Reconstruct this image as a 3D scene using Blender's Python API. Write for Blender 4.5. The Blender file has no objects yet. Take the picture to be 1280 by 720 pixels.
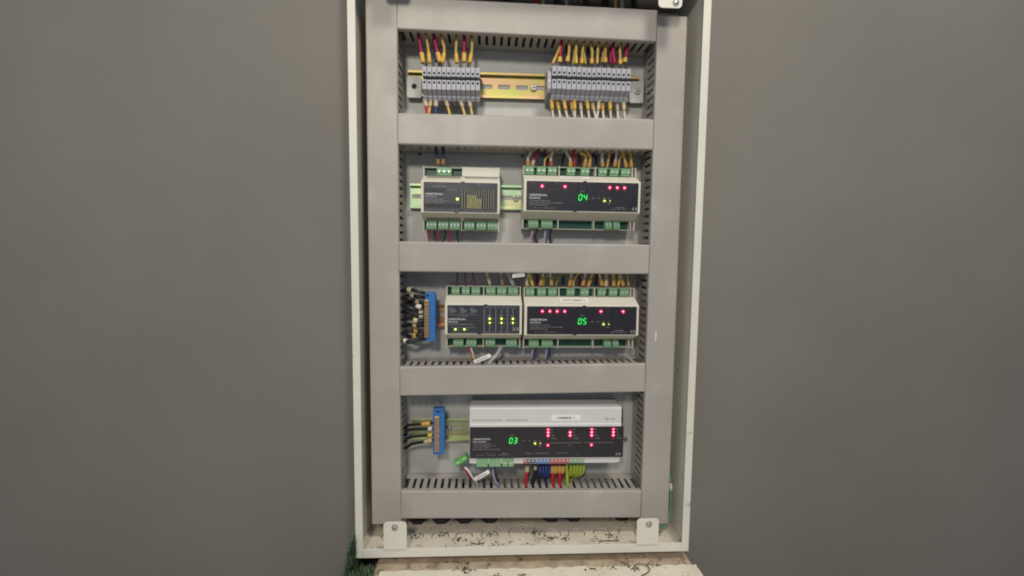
import bpy, bmesh, math, random
from mathutils import Vector, Matrix
random.seed(7)
SC = bpy.context.scene
COL = SC.collection
MM = 0.001
Z0 = 440.0            # panel zero is 440 mm above the ground

# ------------------------------------------------------------------ camera
cam_d = bpy.data.cameras.new('camera'); cam = bpy.data.objects.new('camera', cam_d); COL.objects.link(cam)
pi_, ya_, ro_ = math.radians(4.593), math.radians(2.927), math.radians(0.626)
F = Vector((math.sin(ya_)*math.cos(pi_), math.cos(ya_)*math.cos(pi_), -math.sin(pi_)))
R0 = Vector((math.cos(ya_), -math.sin(ya_), 0)); U0 = R0.cross(F)
Rt = R0*math.cos(ro_) + U0*math.sin(ro_); Up = -R0*math.sin(ro_) + U0*math.cos(ro_)
M = Matrix((Rt, Up, -F)).transposed().to_4x4(); M.translation = Vector((0, -0.6474, Z0*MM)); cam.matrix_world = M
cam_d.sensor_fit = 'HORIZONTAL'; cam_d.sensor_width = 36.0; cam_d.lens = 36.0*600.8/1280.0
cam_d.clip_start = 0.01; cam_d.clip_end = 50
SC.camera = cam

# ------------------------------------------------------------------ light
w = bpy.data.worlds.new('World'); SC.world = w; w.use_nodes = True
bg = w.node_tree.nodes['Background']; bg.inputs[0].default_value = (0.60, 0.76, 1.0, 1); bg.inputs[1].default_value = 0.40
def lamp(name, loc, target, size, power, col):
    d = bpy.data.lights.new(name, 'AREA'); d.shape = 'DISK'; d.size = size; d.energy = power; d.color = col
    o = bpy.data.objects.new(name, d); COL.objects.link(o)
    loc = Vector(loc); o.location = loc
    o.rotation_euler = (Vector(target)-loc).to_track_quat('-Z', 'Y').to_euler(); return o
lamp('ceiling_lamp', (-0.20, -1.40, 1.08), (0.03, 0, 0.40), 0.20, 10.5, (1.0, 0.91, 0.78))
lamp('ceiling_lamp', (0.34, -0.80, 1.62), (0.05, -0.05, 0.15), 0.30, 11.0, (1.0, 0.92, 0.78))

SC.view_settings.view_transform = 'Standard'; SC.view_settings.look = 'None'
SC.view_settings.exposure = -0.12; SC.view_settings.gamma = 1.0
SC.render.engine = 'CYCLES'
SC.cycles.pixel_filter_type = 'BLACKMAN_HARRIS'; SC.cycles.filter_width = 1.95      # soft phone lens

# ------------------------------------------------------------------ materials
MATS = {}
def chips(name, col, scale, lo, hi):
    """chipped and soiled spots with their own outline on a painted surface"""
    nt = MATS[name].node_tree; b = nt.nodes['Principled BSDF']; tc = nt.nodes.new('ShaderNodeTexCoord')
    n = nt.nodes.new('ShaderNodeTexNoise'); n.inputs['Scale'].default_value = scale; n.inputs['Detail'].default_value = 4; n.inputs['Roughness'].default_value = .65
    nt.links.new(tc.outputs['Object'], n.inputs['Vector'])
    mr = nt.nodes.new('ShaderNodeMapRange'); mr.inputs[1].default_value = lo; mr.inputs[2].default_value = hi
    nt.links.new(n.outputs['Fac'], mr.inputs[0])
    mx = nt.nodes.new('ShaderNodeMix'); mx.data_type = 'RGBA'; mx.inputs[7].default_value = (*col, 1)
    src = b.inputs['Base Color'].links[0].from_socket
    nt.links.new(src, mx.inputs[6]); nt.links.new(mr.outputs[0], mx.inputs[0]); nt.links.new(mx.outputs[2], b.inputs['Base Color'])
def mat(name, col, rough=0.5, metal=0.0, var=0.0, scale=60.0, bump=0.0, bscale=400.0, emit=None, estr=0.0, spec=0.5, col2=None, rvar=0.0):
    if name in MATS: return MATS[name]
    m = bpy.data.materials.new(name); m.use_nodes = True; nt = m.node_tree; b = nt.nodes['Principled BSDF']
    b.inputs['Base Color'].default_value = (*col, 1); b.inputs['Roughness'].default_value = rough; b.inputs['Metallic'].default_value = metal
    b.inputs['Specular IOR Level'].default_value = spec
    if var > 0 or bump > 0 or col2 or rvar > 0:
        tc = nt.nodes.new('ShaderNodeTexCoord')
    if var > 0 or col2:
        n = nt.nodes.new('ShaderNodeTexNoise'); n.inputs['Scale'].default_value = scale; n.inputs['Detail'].default_value = 5
        nt.links.new(tc.outputs['Object'], n.inputs['Vector'])
        r = nt.nodes.new('ShaderNodeValToRGB'); r.color_ramp.elements[0].position = .3; r.color_ramp.elements[1].position = .7
        c2 = col2 or tuple(min(1, c*(1+var)) for c in col); c1 = tuple(c*(1-var) for c in col) if var else col
        r.color_ramp.elements[0].color = (*c1, 1); r.color_ramp.elements[1].color = (*c2, 1)
        nt.links.new(n.outputs['Fac'], r.inputs[0]); nt.links.new(r.outputs[0], b.inputs['Base Color'])
    if rvar > 0:
        n = nt.nodes.new('ShaderNodeTexNoise'); n.inputs['Scale'].default_value = scale*2.3; n.inputs['Detail'].default_value = 6
        nt.links.new(tc.outputs['Object'], n.inputs['Vector'])
        mr = nt.nodes.new('ShaderNodeMapRange'); mr.inputs[1].default_value = .3; mr.inputs[2].default_value = .7
        mr.inputs[3].default_value = rough-rvar; mr.inputs[4].default_value = rough+rvar
        nt.links.new(n.outputs['Fac'], mr.inputs[0]); nt.links.new(mr.outputs[0], b.inputs['Roughness'])
    if bump > 0:
        n2 = nt.nodes.new('ShaderNodeTexNoise'); n2.inputs['Scale'].default_value = bscale; n2.inputs['Detail'].default_value = 3
        nt.links.new(tc.outputs['Object'], n2.inputs['Vector'])
        bp = nt.nodes.new('ShaderNodeBump'); bp.inputs['Strength'].default_value = bump; bp.inputs['Distance'].default_value = 0.001
        nt.links.new(n2.outputs['Fac'], bp.inputs['Height']); nt.links.new(bp.outputs[0], b.inputs['Normal'])
    if emit:
        b.inputs['Emission Color'].default_value = (*emit, 1); b.inputs['Emission Strength'].default_value = estr
    MATS[name] = m; return m

mat('duct_pvc', (.40, .372, .338), .42, var=.07, scale=9, bump=.06, bscale=900, rvar=.08)
mat('duct_inside', (.36, .34, .32), .6)
mat('plate_paint', (.50, .50, .47), .48, var=.05, scale=30, bump=.35, bscale=330)
mat('box_paint', (.74, .71, .63), .40, var=.04, scale=18, bump=.12, bscale=500, rvar=.1)
mat('box_floor_paint', (.78, .71, .58), .55, var=.12, scale=34, bump=.1, bscale=300)
mat('wall_plaster', (.200, .186, .162), .8, var=.06, scale=5, bump=.2, bscale=160)
mat('stone_cream', (.84, .77, .62), .35, var=.07, scale=22, bump=.08, bscale=200, rvar=.12)
mat('strip_shade', (.52, .42, .30), .9, var=.22, scale=55, bump=.5, bscale=220)  # brown tone carries the shade of the floor strip under the box
mat('concrete', (.22, .20, .17), .9, var=.15, scale=20, bump=.4, bscale=150)
mat('grass', (.085, .15, .07), .6, var=.6, scale=160)
mat('debris', (.05, .06, .03), .8, var=.6, scale=150)
mat('dry_stem', (.16, .12, .06), .8, var=.4, scale=100)
mat('ivory', (.72, .68, .58), .42, var=.03, scale=40, bump=.05, bscale=1200)
mat('white_case', (.66, .655, .65), .38, var=.02, scale=40, bump=.05, bscale=1200)
mat('panel_slate', (.036, .036, .047), .4, var=.1, scale=80, rvar=.06)
mat('panel_black', (.020, .018, .024), .36, var=.1, scale=80, rvar=.06)
mat('print_white', (.62, .62, .62), .6)
mat('print_grey', (.36, .36, .37), .6)
mat('print_dark', (.06, .06, .06), .6)
mat('print_tan', (.42, .36, .27), .6)
mat('slit_black', (.006, .006, .007), .7)
mat('grille_bar', (.24, .24, .17), .5)
mat('slit_pcb', (.34, .32, .06), .5, var=.5, scale=300)
mat('pcb_green', (.008, .085, .055), .4, var=.3, scale=120)
mat('plug_green', (.22, .42, .23), .42, var=.08, scale=90)
mat('plug_bright', (.16, .48, .14), .42, var=.08, scale=90)
mat('screw_pale', (.60, .66, .58), .35, metal=.4)
mat('terminal_grey', (.40, .405, .445), .45, var=.04, scale=120)
mat('terminal_dark', (.05, .052, .07), .6)
mat('steel', (.50, .49, .46), .32, metal=.9, var=.15, scale=300)
mat('brass', (.62, .42, .24), .35, metal=.85, var=.25, scale=300)
mat('bus_blue', (.03, .17, .50), .42, var=.06, scale=90)
mat('label_white', (.86, .84, .78), .55)
mat('gland_black', (.015, .014, .022), .5)
for n, c in dict(yellow=(.72, .50, .11), amber=(.64, .36, .06), magenta=(.42, .008, .075), red=(.55, .02, .045), blue=(.022, .045, .20), navy=(.025, .03, .10),
                 cream=(.68, .62, .50), white=(.75, .74, .74), black=(.014, .014, .018), pink=(.50, .34, .42), lilac=(.42, .42, .58), plum=(.20, .018, .085),
                 grey=(.42, .42, .43), olive=(.34, .28, .07), beige=(.66, .53, .34), green=(.40, .50, .05), teal=(.16, .36, .29)).items():
    mat('wire_'+n, c, .42, var=.06, scale=120)
for n, c in dict(tag=(.70, .43, .08), beige=(.66, .53, .34), white=(.72, .68, .58), brown=(.42, .25, .10), amber=(.64, .36, .09), red=(.50, .12, .06), tag2=(.62, .56, .28)).items():
    mat('sleeve_'+n, c, .5, var=.18, scale=700)
mat('led_red', (.6, .05, .08), .3, emit=(1, .11, .19), estr=8.0)
mat('led_red_dim', (.22, .02, .05), .35, emit=(1, .03, .12), estr=.28)
mat('led_off', (.10, .03, .05), .35)
mat('led_green', (.4, .6, .1), .3, emit=(.72, 1, .22), estr=3.0)
mat('led_amber', (.5, .35, .1), .3, emit=(1, .62, .22), estr=1.1)
mat('led_dark', (.07, .07, .075), .3)
mat('glow_red', (.42, .012, .07), .35)  # red glow around a lit LED, put into a surface colour
mat('glow_green', (.10, .16, .02), .35)
mat('digit_green', (.1, .6, .15), .3, emit=(.04, 1, .15), estr=.95)
mat('window_green', (.006, .06, .014), .25)

def rail_material(name, cols, rough=.4):
    m = bpy.data.materials.new(name); m.use_nodes = True; nt = m.node_tree; b = nt.nodes['Principled BSDF']
    tc = nt.nodes.new('ShaderNodeTexCoord'); mp = nt.nodes.new('ShaderNodeMapping'); mp.inputs['Scale'].default_value = (12, 4, 45)
    n = nt.nodes.new('ShaderNodeTexNoise'); n.inputs['Scale'].default_value = 1.6; n.inputs['Detail'].default_value = 2
    nt.links.new(tc.outputs['Object'], mp.inputs[0]); nt.links.new(mp.outputs[0], n.inputs['Vector'])
    r = nt.nodes.new('ShaderNodeValToRGB'); cr = r.color_ramp
    cr.elements[0].position = .3; cr.elements[0].color = (*cols[0], 1); cr.elements[1].position = .7; cr.elements[1].color = (*cols[-1], 1)
    for i, c in enumerate(cols[1:-1]): e = cr.elements.new(.3+.4*(i+1)/(len(cols)-1)); e.color = (*c, 1)
    nt.links.new(n.outputs['Fac'], r.inputs[0]); nt.links.new(r.outputs[0], b.inputs['Base Color'])
    b.inputs['Metallic'].default_value = .75; b.inputs['Roughness'].default_value = rough
    MATS[name] = m
rail_material('rail_yellow', [(.52, .30, .22), (.55, .39, .21), (.50, .43, .15), (.44, .46, .14)], .5)
rail_material('rail_green', [(.52, .44, .36), (.38, .58, .40), (.48, .60, .36), (.60, .58, .32)])
rail_material('rail_copper', [(.46, .18, .12), (.54, .26, .14), (.58, .42, .22)])
rail_material('rail_olive', [(.46, .38, .24), (.40, .48, .28), (.58, .54, .38)])

chips('box_floor_paint', (.30, .23, .15), 42, .645, .70); chips('box_paint', (.42, .36, .27), 60, .66, .70); chips('stone_cream', (.46, .34, .21), 30, .62, .72)
chips('duct_pvc', (.47, .44, .40), 16, .56, .78); chips('strip_shade', (.20, .14, .09), 60, .56, .68)
chips('plate_paint', (.62, .62, .60), 140, .62, .70)

# ------------------------------------------------------------------ mesh helpers (all in mm)
class MB:
    def __init__(s): s.v = []; s.f = []
    def add(s, vs, fs):
        o = len(s.v); s.v += [tuple(v) for v in vs]; s.f += [tuple(i+o for i in f) for f in fs]; return s
    def box(s, x0, x1, y0, y1, z0, z1):
        return s.add([(x0,y0,z0),(x1,y0,z0),(x1,y1,z0),(x0,y1,z0),(x0,y0,z1),(x1,y0,z1),(x1,y1,z1),(x0,y1,z1)],
                     [(0,3,2,1),(4,5,6,7),(0,1,5,4),(1,2,6,5),(2,3,7,6),(3,0,4,7)])
    def prism_x(s, prof, x0, x1):            # prof: (y,z) loop, extruded along x
        n = len(prof)
        vs = [(x0,y,z) for y,z in prof]+[(x1,y,z) for y,z in prof]
        return s.add(vs, [tuple(range(n)), tuple(range(2*n-1, n-1, -1))]+[(i, i+n, (i+1)%n+n, (i+1)%n) for i in range(n)])
    def prism_y(s, prof, y0, y1):            # prof: (x,z) loop, extruded along depth
        n = len(prof)
        vs = [(x,y0,z) for x,z in prof]+[(x,y1,z) for x,z in prof]
        return s.add(vs, [tuple(range(n)), tuple(range(2*n-1, n-1, -1))]+[(i, i+n, (i+1)%n+n, (i+1)%n) for i in range(n)])
    def disc_y(s, cx, cz, y0, y1, r, r2=None, n=16):   # cylinder along depth, front at y0
        r2 = r if r2 is None else r2
        a = [(math.cos(2*math.pi*i/n), math.sin(2*math.pi*i/n)) for i in range(n)]
        vs = [(cx+r2*c, y0, cz+r2*q) for c,q in a]+[(cx+r*c, y1, cz+r*q) for c,q in a]
        return s.add(vs, [tuple(range(n)), tuple(range(2*n-1, n-1, -1))]+[(i, i+n, (i+1)%n+n, (i+1)%n) for i in range(n)])
    def disc_z(s, cx, cy, z0, z1, r, r2=None, n=20):   # cylinder along z
        r2 = r if r2 is None else r2
        a = [(math.cos(2*math.pi*i/n), math.sin(2*math.pi*i/n)) for i in range(n)]
        vs = [(cx+r*c, cy+r*q, z0) for c,q in a]+[(cx+r2*c, cy+r2*q, z1) for c,q in a]
        return s.add(vs, [tuple(range(n-1,-1,-1)), tuple(range(n, 2*n))]+[(i, (i+1)%n, (i+1)%n+n, i+n) for i in range(n)])
    def dome(s, cx, y, cz, r, h, n=12, k=4):
        vs = [(cx, y-h, cz)]; fs = []
        for j in range(1, k+1):
            a = j/k*math.pi/2
            for i in range(n):
                t = 2*math.pi*i/n; vs.append((cx+r*math.sin(a)*math.cos(t), y-h*math.cos(a), cz+r*math.sin(a)*math.sin(t)))
        for i in range(n): fs.append((0, 1+i, 1+(i+1)%n))
        for j in range(k-1):
            for i in range(n):
                a0 = 1+j*n; fs.append((a0+i, a0+n+i, a0+n+(i+1)%n, a0+(i+1)%n))
        return s.add(vs, fs)
    def tube(s, pts, r, n=8, caps=True):
        pts = [Vector(p) for p in pts]; vs = []; fs = []
        t0 = (pts[1]-pts[0]).normalized(); ref = Vector((0,1,0)) if abs(t0.y) < .8 else Vector((1,0,0))
        a = t0.cross(ref).normalized()
        for i, p in enumerate(pts):
            t = (pts[min(i+1,len(pts)-1)]-pts[max(i-1,0)]).normalized()
            a = (a-t*a.dot(t)).normalized(); b = t.cross(a)
            rr = r[i] if isinstance(r, list) else r
            for k in range(n):
                q = 2*math.pi*k/n; vs.append(p+a*rr*math.cos(q)+b*rr*math.sin(q))
        for i in range(len(pts)-1):
            for k in range(n): fs.append((i*n+k, i*n+(k+1)%n, (i+1)*n+(k+1)%n, (i+1)*n+k))
        if caps: fs += [tuple(range(n-1,-1,-1)), tuple((len(pts)-1)*n+k for k in range(n))]
        return s.add(vs, fs)
    def mesh(s, name, smooth=False):
        me = bpy.data.meshes.new(name); me.from_pydata([(x*MM, y*MM, z*MM) for x,y,z in s.v], [], s.f)
        bm = bmesh.new(); bm.from_mesh(me); bmesh.ops.recalc_face_normals(bm, faces=bm.faces); bm.to_mesh(me); bm.free()
        if smooth:
            for p in me.polygons: p.use_smooth = True
        return me
    def build(s, name, m, parent=None, smooth=False, bevel=0, loc=None):
        return link(name, s.mesh(name, smooth), m, parent, bevel, loc)
def link(name, me, m=None, parent=None, bevel=0, loc=None):
    if m and not me.materials: me.materials.append(MATS[m])
    o = bpy.data.objects.new(name, me); COL.objects.link(o); o.parent = parent
    if loc: o.location = Vector(loc)*MM
    if bevel:
        b = o.modifiers.new('bevel', 'BEVEL'); b.width = bevel*MM; b.segments = 2; b.limit_method = 'ANGLE'; b.angle_limit = math.radians(35)
    return o
def tag(o, label=None, cat=None, group=None, kind=None):
    for k, v in (('label', label), ('category', cat), ('group', group), ('kind', kind)):
        if v: o[k] = v
    return o
def thing(name, x, y, z, label, cat, group=None, rot=0.0):
    o = bpy.data.objects.new(name, None); COL.objects.link(o); o.empty_display_size = .02
    o.location = (x*MM, y*MM, (z+Z0)*MM); o.rotation_euler = (0, -math.radians(rot), 0)
    return tag(o, label, cat, group)
def at(o, x, y, z): o.location = (x*MM, y*MM, (z+Z0)*MM); return o
def plate_with_holes(outer, holes, thick, axis):
    """flat sheet with real openings; loops in 2D mm, axis 'y' (sheet faces -y) or 'z' (faces up)"""
    bm = bmesh.new(); edges = []
    for lp in [outer]+holes:
        vs = [bm.verts.new((p[0]*MM, 0, p[1]*MM) if axis == 'y' else (p[0]*MM, p[1]*MM, 0)) for p in lp]
        edges += [bm.edges.new((vs[i], vs[(i+1) % len(vs)])) for i in range(len(vs))]
    bmesh.ops.triangle_fill(bm, use_beauty=True, edges=edges)
    r = bmesh.ops.extrude_face_region(bm, geom=list(bm.faces))
    d = Vector((0, thick*MM, 0)) if axis == 'y' else Vector((0, 0, -thick*MM))
    bmesh.ops.translate(bm, vec=d, verts=[g for g in r['geom'] if isinstance(g, bmesh.types.BMVert)])
    bmesh.ops.recalc_face_normals(bm, faces=bm.faces)
    me = bpy.data.meshes.new('plate'); bm.to_mesh(me); bm.free(); return me
def circle(cx, cy, r, n=28): return [(cx+r*math.cos(2*math.pi*i/n), cy+r*math.sin(2*math.pi*i/n)) for i in range(n)]
def slot_loop(cx, cz, l, h, n=8):
    r = h/2; out = []
    for i in range(n+1): a = -math.pi/2+math.pi*i/n; out.append((cx+l/2-r+r*math.cos(a), cz+r*math.sin(a)))
    for i in range(n+1): a = math.pi/2+math.pi*i/n; out.append((cx-l/2+r+r*math.cos(a), cz+r*math.sin(a)))
    return out
def rounded(x0, x1, z0, z1, r, corners='tl tr bl br', n=5):
    out = []
    for key, cx, cz, a0 in (('br', x1-r, z0+r, -90), ('tr', x1-r, z1-r, 0), ('tl', x0+r, z1-r, 90), ('bl', x0+r, z0+r, 180)):
        if key in corners:
            for i in range(n+1): a = math.radians(a0+90*i/n); out.append((cx+r*math.cos(a), cz+r*math.sin(a)))
        else: out.append({'br': (x1, z0), 'tr': (x1, z1), 'tl': (x0, z1), 'bl': (x0, z0)}[key])
    return out
def spline(pts, seg=7):
    P = [Vector(p) for p in pts]; P = [P[0]*2-P[1]]+P+[P[-1]*2-P[-2]]; out = []
    for i in range(1, len(P)-2):
        for k in range(seg):
            t = k/seg; a, b, c, d = P[i-1], P[i], P[i+1], P[i+2]
            out.append(.5*((2*b)+(c-a)*t+(2*a-5*b+4*c-d)*t*t+(3*b-a-3*c+d)*t**3))
    out.append(P[-2]); return out
def cut(path, t0, t1):
    L = [0]
    for a, b in zip(path, path[1:]): L.append(L[-1]+(b-a).length)
    T = L[-1]
    def pt(s):
        s = max(0, min(T, s))
        for i in range(len(L)-1):
            if s <= L[i+1]: return path[i].lerp(path[i+1], (s-L[i])/max(1e-9, L[i+1]-L[i]))
        return path[-1]
    return [pt(T*(t0+(t1-t0)*k/5)) for k in range(6)]
GLYPH = {}
def glyphs(body, bold=False):
    if (body, bold) not in GLYPH:
        c = bpy.data.curves.new('t', 'FONT'); c.body = body; c.size = 1.0; c.resolution_u = 2
        if bold: c.offset = .018
        o = bpy.data.objects.new('t', c); COL.objects.link(o)
        me = bpy.data.meshes.new_from_object(o.evaluated_get(bpy.context.evaluated_depsgraph_get()))
        vs = [tuple(v.co) for v in me.vertices]; fs = [tuple(p.vertices) for p in me.polygons]
        bpy.data.objects.remove(o); bpy.data.curves.remove(c); bpy.data.meshes.remove(me)
        GLYPH[(body, bold)] = (vs, fs)
    return GLYPH[(body, bold)]
def put_text(mb, body, x, z, h, y, width=None, align='l', bold=False):
    """lettering of cap height h (mm) printed on a face at depth y, baseline centre z"""
    vs, fs = glyphs(body, bold)
    if not vs: return
    x0 = min(v[0] for v in vs); x1 = max(v[0] for v in vs); sy = h/.73; sx = (width/(x1-x0)) if width else sy
    off = {'l': 0, 'c': -(x1-x0)*sx/2, 'r': -(x1-x0)*sx}[align]
    mb.add([(x+off+(v[0]-x0)*sx, y, z-h/2+v[1]*sy) for v in vs], fs)
ORD = ['first','second','third','fourth','fifth','sixth','seventh','eighth','ninth','tenth','eleventh','twelfth','thirteenth','fourteenth','fifteenth','sixteenth','seventeenth','eighteenth','nineteenth','twentieth']

# ------------------------------------------------------------------ setting: wall, ground, slab
BX0, BX1, BZ0, BZ1, RIM = -172.0, 278.0, -410.5, 352.0, -30.0
at(tag(MB().box(-1500, BX0-7, -8, 160, -478, 800).build('wall_left', 'wall_plaster'), kind='structure'), 0, 0, 0)
at(tag(MB().box(BX1+4, 1500, -8, 160, -478, 800).build('wall_right', 'wall_plaster'), kind='structure'), 0, 0, 0)
at(tag(MB().box(BX0-7, BX1+4, 110, 160, -478, 800).build('wall_back', 'wall_plaster'), kind='structure'), 0, 0, 0)
at(tag(MB().box(-2500, 2500, -2500, 600, -500, -478).build('ground', 'concrete'), kind='structure'), 0, 0, 0)
# the box stands in front of a pale stone threshold, behind it a strip with shade put into its brown
def rough_edge(x0, x1, y0, y1, step, amp):
    loop = [(x0, y0), (x1, y0)]
    n = int((x1-x0)/step); return loop+[(x1-(x1-x0)*i/n, y1+random.uniform(-amp, amp)) for i in range(n+1)]
lp = rough_edge(-138, 284, -520, -42, 9, 2.2)
at(tag(link('stone_threshold', plate_with_holes(lp, [], 55.5, 'z'), 'stone_cream'), kind='structure'), 0, 0, -422)
at(tag(MB().box(-146, 280, -60, 100, -478, -424.5).build('shaded_strip', 'strip_shade'), kind='structure'), 0, 0, 0)

# ------------------------------------------------------------------ cabinet
cab = thing('cabinet', 57, 30, BZ0, 'open cream painted steel cabinet box with bottom lip and bracket tabs', 'cabinet')
def cpart(mb, name, m, bevel=0, parent=None, smooth=False):
    o = mb.build(name, m, parent or cab, smooth, bevel)
    if (parent or cab) is cab: o.location = (-57*MM, -30*MM, -BZ0*MM)
    return o
cpart(MB().box(BX0, BX0+1.6, RIM+.1, 100, BZ0+1, BZ1-1), 'side_wall', 'box_paint')
cpart(MB().box(BX1-1.6, BX1, RIM+.1, 100, BZ0+1, BZ1-1), 'side_wall', 'box_paint')
cpart(MB().box(BX0+1.7, BX1-1.7, 98, 100, BZ0+1, BZ1-1), 'back_wall', 'box_paint')
cpart(MB().box(BX0+1.7, BX1-1.7, RIM+2, 97.9, BZ1-2, BZ1), 'top_wall', 'box_paint')
# folded rim: four strips, mitre left as butt joints
cpart(MB().box(BX0-.2, BX0+9.5, RIM-1.5, RIM, BZ0-.2, BZ1), 'rim', 'box_paint', .5)
cpart(MB().box(BX1-9.5, BX1+.2, RIM-1.5, RIM, BZ0-.2, BZ1), 'rim', 'box_paint', .5)
cpart(MB().box(BX0+9.6, BX1-9.6, RIM-1.4, RIM, BZ0-.3, BZ0+12), 'rim', 'box_paint', .5)
cpart(MB().box(BX0+9.6, BX1-9.6, RIM-1.4, RIM, BZ1-12, BZ1), 'rim', 'box_paint', .5)
# gland floor with punched knockouts
KN = [(-101, 12, 12.5), (-65, 12, 12.5), (-31, 12, 12.5), (5.5, 12, 12.5), (52, 16, 20), (96, 12, 12.5), (131, 12, 12.5), (168, 12, 12.5), (205, 12, 12.5), (-136, 14, 12.5), (243, 14, 12.5)]
me = plate_with_holes([(BX0+1.7, RIM+.3), (BX1-1.7, RIM+.3), (BX1-1.7, 97.9), (BX0+1.7, 97.9)], [circle(x, y, r) for x, y, r in KN], 1.5, 'z')
fl = link('gland_floor', me, 'box_floor_paint', cab); fl.location = (-57*MM, -30*MM, 2.0*MM)
for x, y, r in KN:
    k = MB().disc_z(x, y, -2.6, -.9+random.uniform(-.25, .25), r-.9, r-1.3, 28).build('knockout', 'box_floor_paint', fl)
    k.rotation_euler = (math.radians(random.uniform(-.6, .6))*.2, 0, 0)
for x in (-102, -67, -32, 6, 99, 133, 208):
    m = MB().disc_z(x, 52, BZ0+2, BZ0+10, 13, n=6).disc_z(x, 52, BZ0+10, BZ0+20, 9.5, 8.5, 16).tube([(x, 52, BZ0+18), (x+1, 47, BZ0+40), (x, 40, BZ0+62)], 5.5, 10)
    cpart(m, 'cable_gland', 'gland_black', .6)
def bracket(x0, x1, z_tip, z_root, scx, scz, down=False):
    prof = rounded(x0, x1, min(z_tip, z_root), max(z_tip, z_root), 5, 'bl br' if down else 'tl tr')
    b = cpart(MB().prism_y(prof, RIM-3.2, RIM-1.6), 'bracket_tab', 'box_paint', .4)
    s = MB().disc_y(scx, scz, RIM-4.0, RIM-3.2, 4.6, 4.2, 20).build('washer', 'steel', b)
    MB().dome(scx, RIM-4.0, scz, 2.7, 1.3).build('bolt_head', 'steel', b, smooth=True)
bracket(-135, -104.6, -360.2, -398.6, -120, -368)
bracket(204.6, 235, -362, -398.6, 221, -370)
bracket(210, 240, 302, 340.4, 232, 308.5, True)
bracket(-133, -103, 317, 340.4, -118, 325, True)
# mounting plate
pl_me = plate_with_holes([(-160, -395), (272, -395), (272, 338), (-160, 338)], [circle(-107, 228, 3.4, 16), circle(-98, 134, 2.2, 12), circle(49, 134, 2.0, 12)], 1.8, 'y')
pl = link('mounting_plate', pl_me, 'plate_paint', cab); pl.location = (-57*MM, (56.2-30)*MM, -BZ0*MM)
def plate_screw(x, z, r=4.6):
    o = MB().disc_y(x, z, -2.2, 0, r, r*.86, 18).build('screw', 'steel', pl, bevel=.3)
    MB().box(x-r*.75, x+r*.75, -2.35, -2.2, z-.5, z+.5).box(x-.5, x+.5, -2.38, -2.2, z-r*.75, z+r*.75).build('screw_slot', 'slit_black', pl)
plate_screw(211, -287, 4.2); plate_screw(-107, -380, 4.5)
cpart(MB().tube(spline([(264, 50, -318), (270, 26, -328), (271, 20, -348), (270, 18, -380), (265, 14, -397), (254, 16, -404), (240, 30, -404)]), 1.7), 'earth_lead', 'wire_teal', smooth=True)
cpart(MB().tube([(270.8, 21, -340), (270.8, 19, -350)], 2.4), 'earth_sleeve', 'label_white', smooth=True)

# ------------------------------------------------------------------ cable ducts
fing = {}
def make_duct(cx, cz, L, rot, phase, vis, label, group):
    """local: s along the duct, t across; y depth 0..55; vis = sides (+1/-1 in t) whose fingers can be told apart"""
    d = thing('cable_duct', cx, 0, cz, label, 'cable duct', group, rot)
    hl = L/2
    MB().box(-hl, hl, 53.2, 55, -20, 20).build('base_panel', 'duct_inside', d)
    # snap-on cover: rounded U profile
    prof = []
    for i in range(6): a = math.radians(90*i/5); prof.append((2.2-2.2*math.sin(a), 18+2.2*math.cos(a)))
    prof = [(8, 20.2)]+prof+[(y, -t) for y, t in reversed(prof)]+[(8, -20.2), (8, -19.2), (2.4, -18.6), (1.5, -17.5), (1.5, 17.5), (2.4, 18.6), (8, 19.2)]
    MB().prism_x(prof, -hl, hl).build('cover', 'duct_pvc', d)
    ss = []
    k = math.ceil((-hl-phase)/10)
    while phase+10*k+5 < hl+4: ss.append(phase+10*k+5); k += 1
    if 'f' not in fing:
        fing['f'] = MB().prism_y([(-3.0, -.7), (3.0, -.7), (3.0, .7), (-3.0, .7)], 3, 41).mesh('finger'); fing['f'].materials.append(MATS['duct_pvc'])
    for side in (1, -1):
        t = side*18.3
        MB().box(-hl, hl, 41, 53.1, min(t-.7, t+.7), max(t-.7, t+.7)).build('side_strip', 'duct_pvc', d)
        if side in vis:
            for s in ss:
                if -hl+3 < s < hl-3:
                    o = link('finger', fing['f'], None, d, 0, (s, 0, t))
                    if random.random() < .12: o.rotation_euler = (math.radians(random.uniform(-2.2, 2.2)), 0, 0)
        else:
            m = MB()
            for s in ss:
                if -hl+3 < s < hl-3: m.box(s-3, s+3, 3, 41, t-.7, t+.7)
            tag(m.build('slotted_side', 'duct_pvc', d), kind='stuff')
    return d
HG = 'horizontal cable ducts'; VG = 'vertical cable ducts'
HX, HL = 51.2, 337.6
make_duct(HX, 297.9, HL, -.85, -103-HX, (-1,), 'grey slotted cable duct across the top, above the terminal blocks', HG)
make_duct(HX, 155.4, HL, 0, -101.5-HX, (-1,), 'grey slotted cable duct between the terminal blocks and the power supply row', HG)
make_duct(HX, -11.5, HL, -.1, -101.5-HX, (1, -1), 'grey slotted cable duct between the two rows showing 04 and 05', HG)
make_duct(HX, -178.6, HL, .7, -106-HX, (1, -1), 'grey slotted cable duct just above the dimmer module showing 03', HG)
dlow = make_duct(HX, -357.7, HL, -.8, -103-HX, (1,), 'lowest grey slotted cable duct, above the cabinet floor', HG)
# vertical ducts: local s runs upward when turned by 90 degrees, t=+ points to -x
make_duct(-138, -33, 698, 90, 1.2+33, (-1,), 'tall grey cable duct along the left side of the cabinet', VG)
dr = make_duct(241, -40.5, 697, 90, 8.2+40.5, (1,), 'tall grey cable duct along the right side of the cabinet', VG)
mk = MB().box(-84, -70, -.25, .2, 7.2, 8.4).build('paint_fleck', 'label_white', dr)

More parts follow.
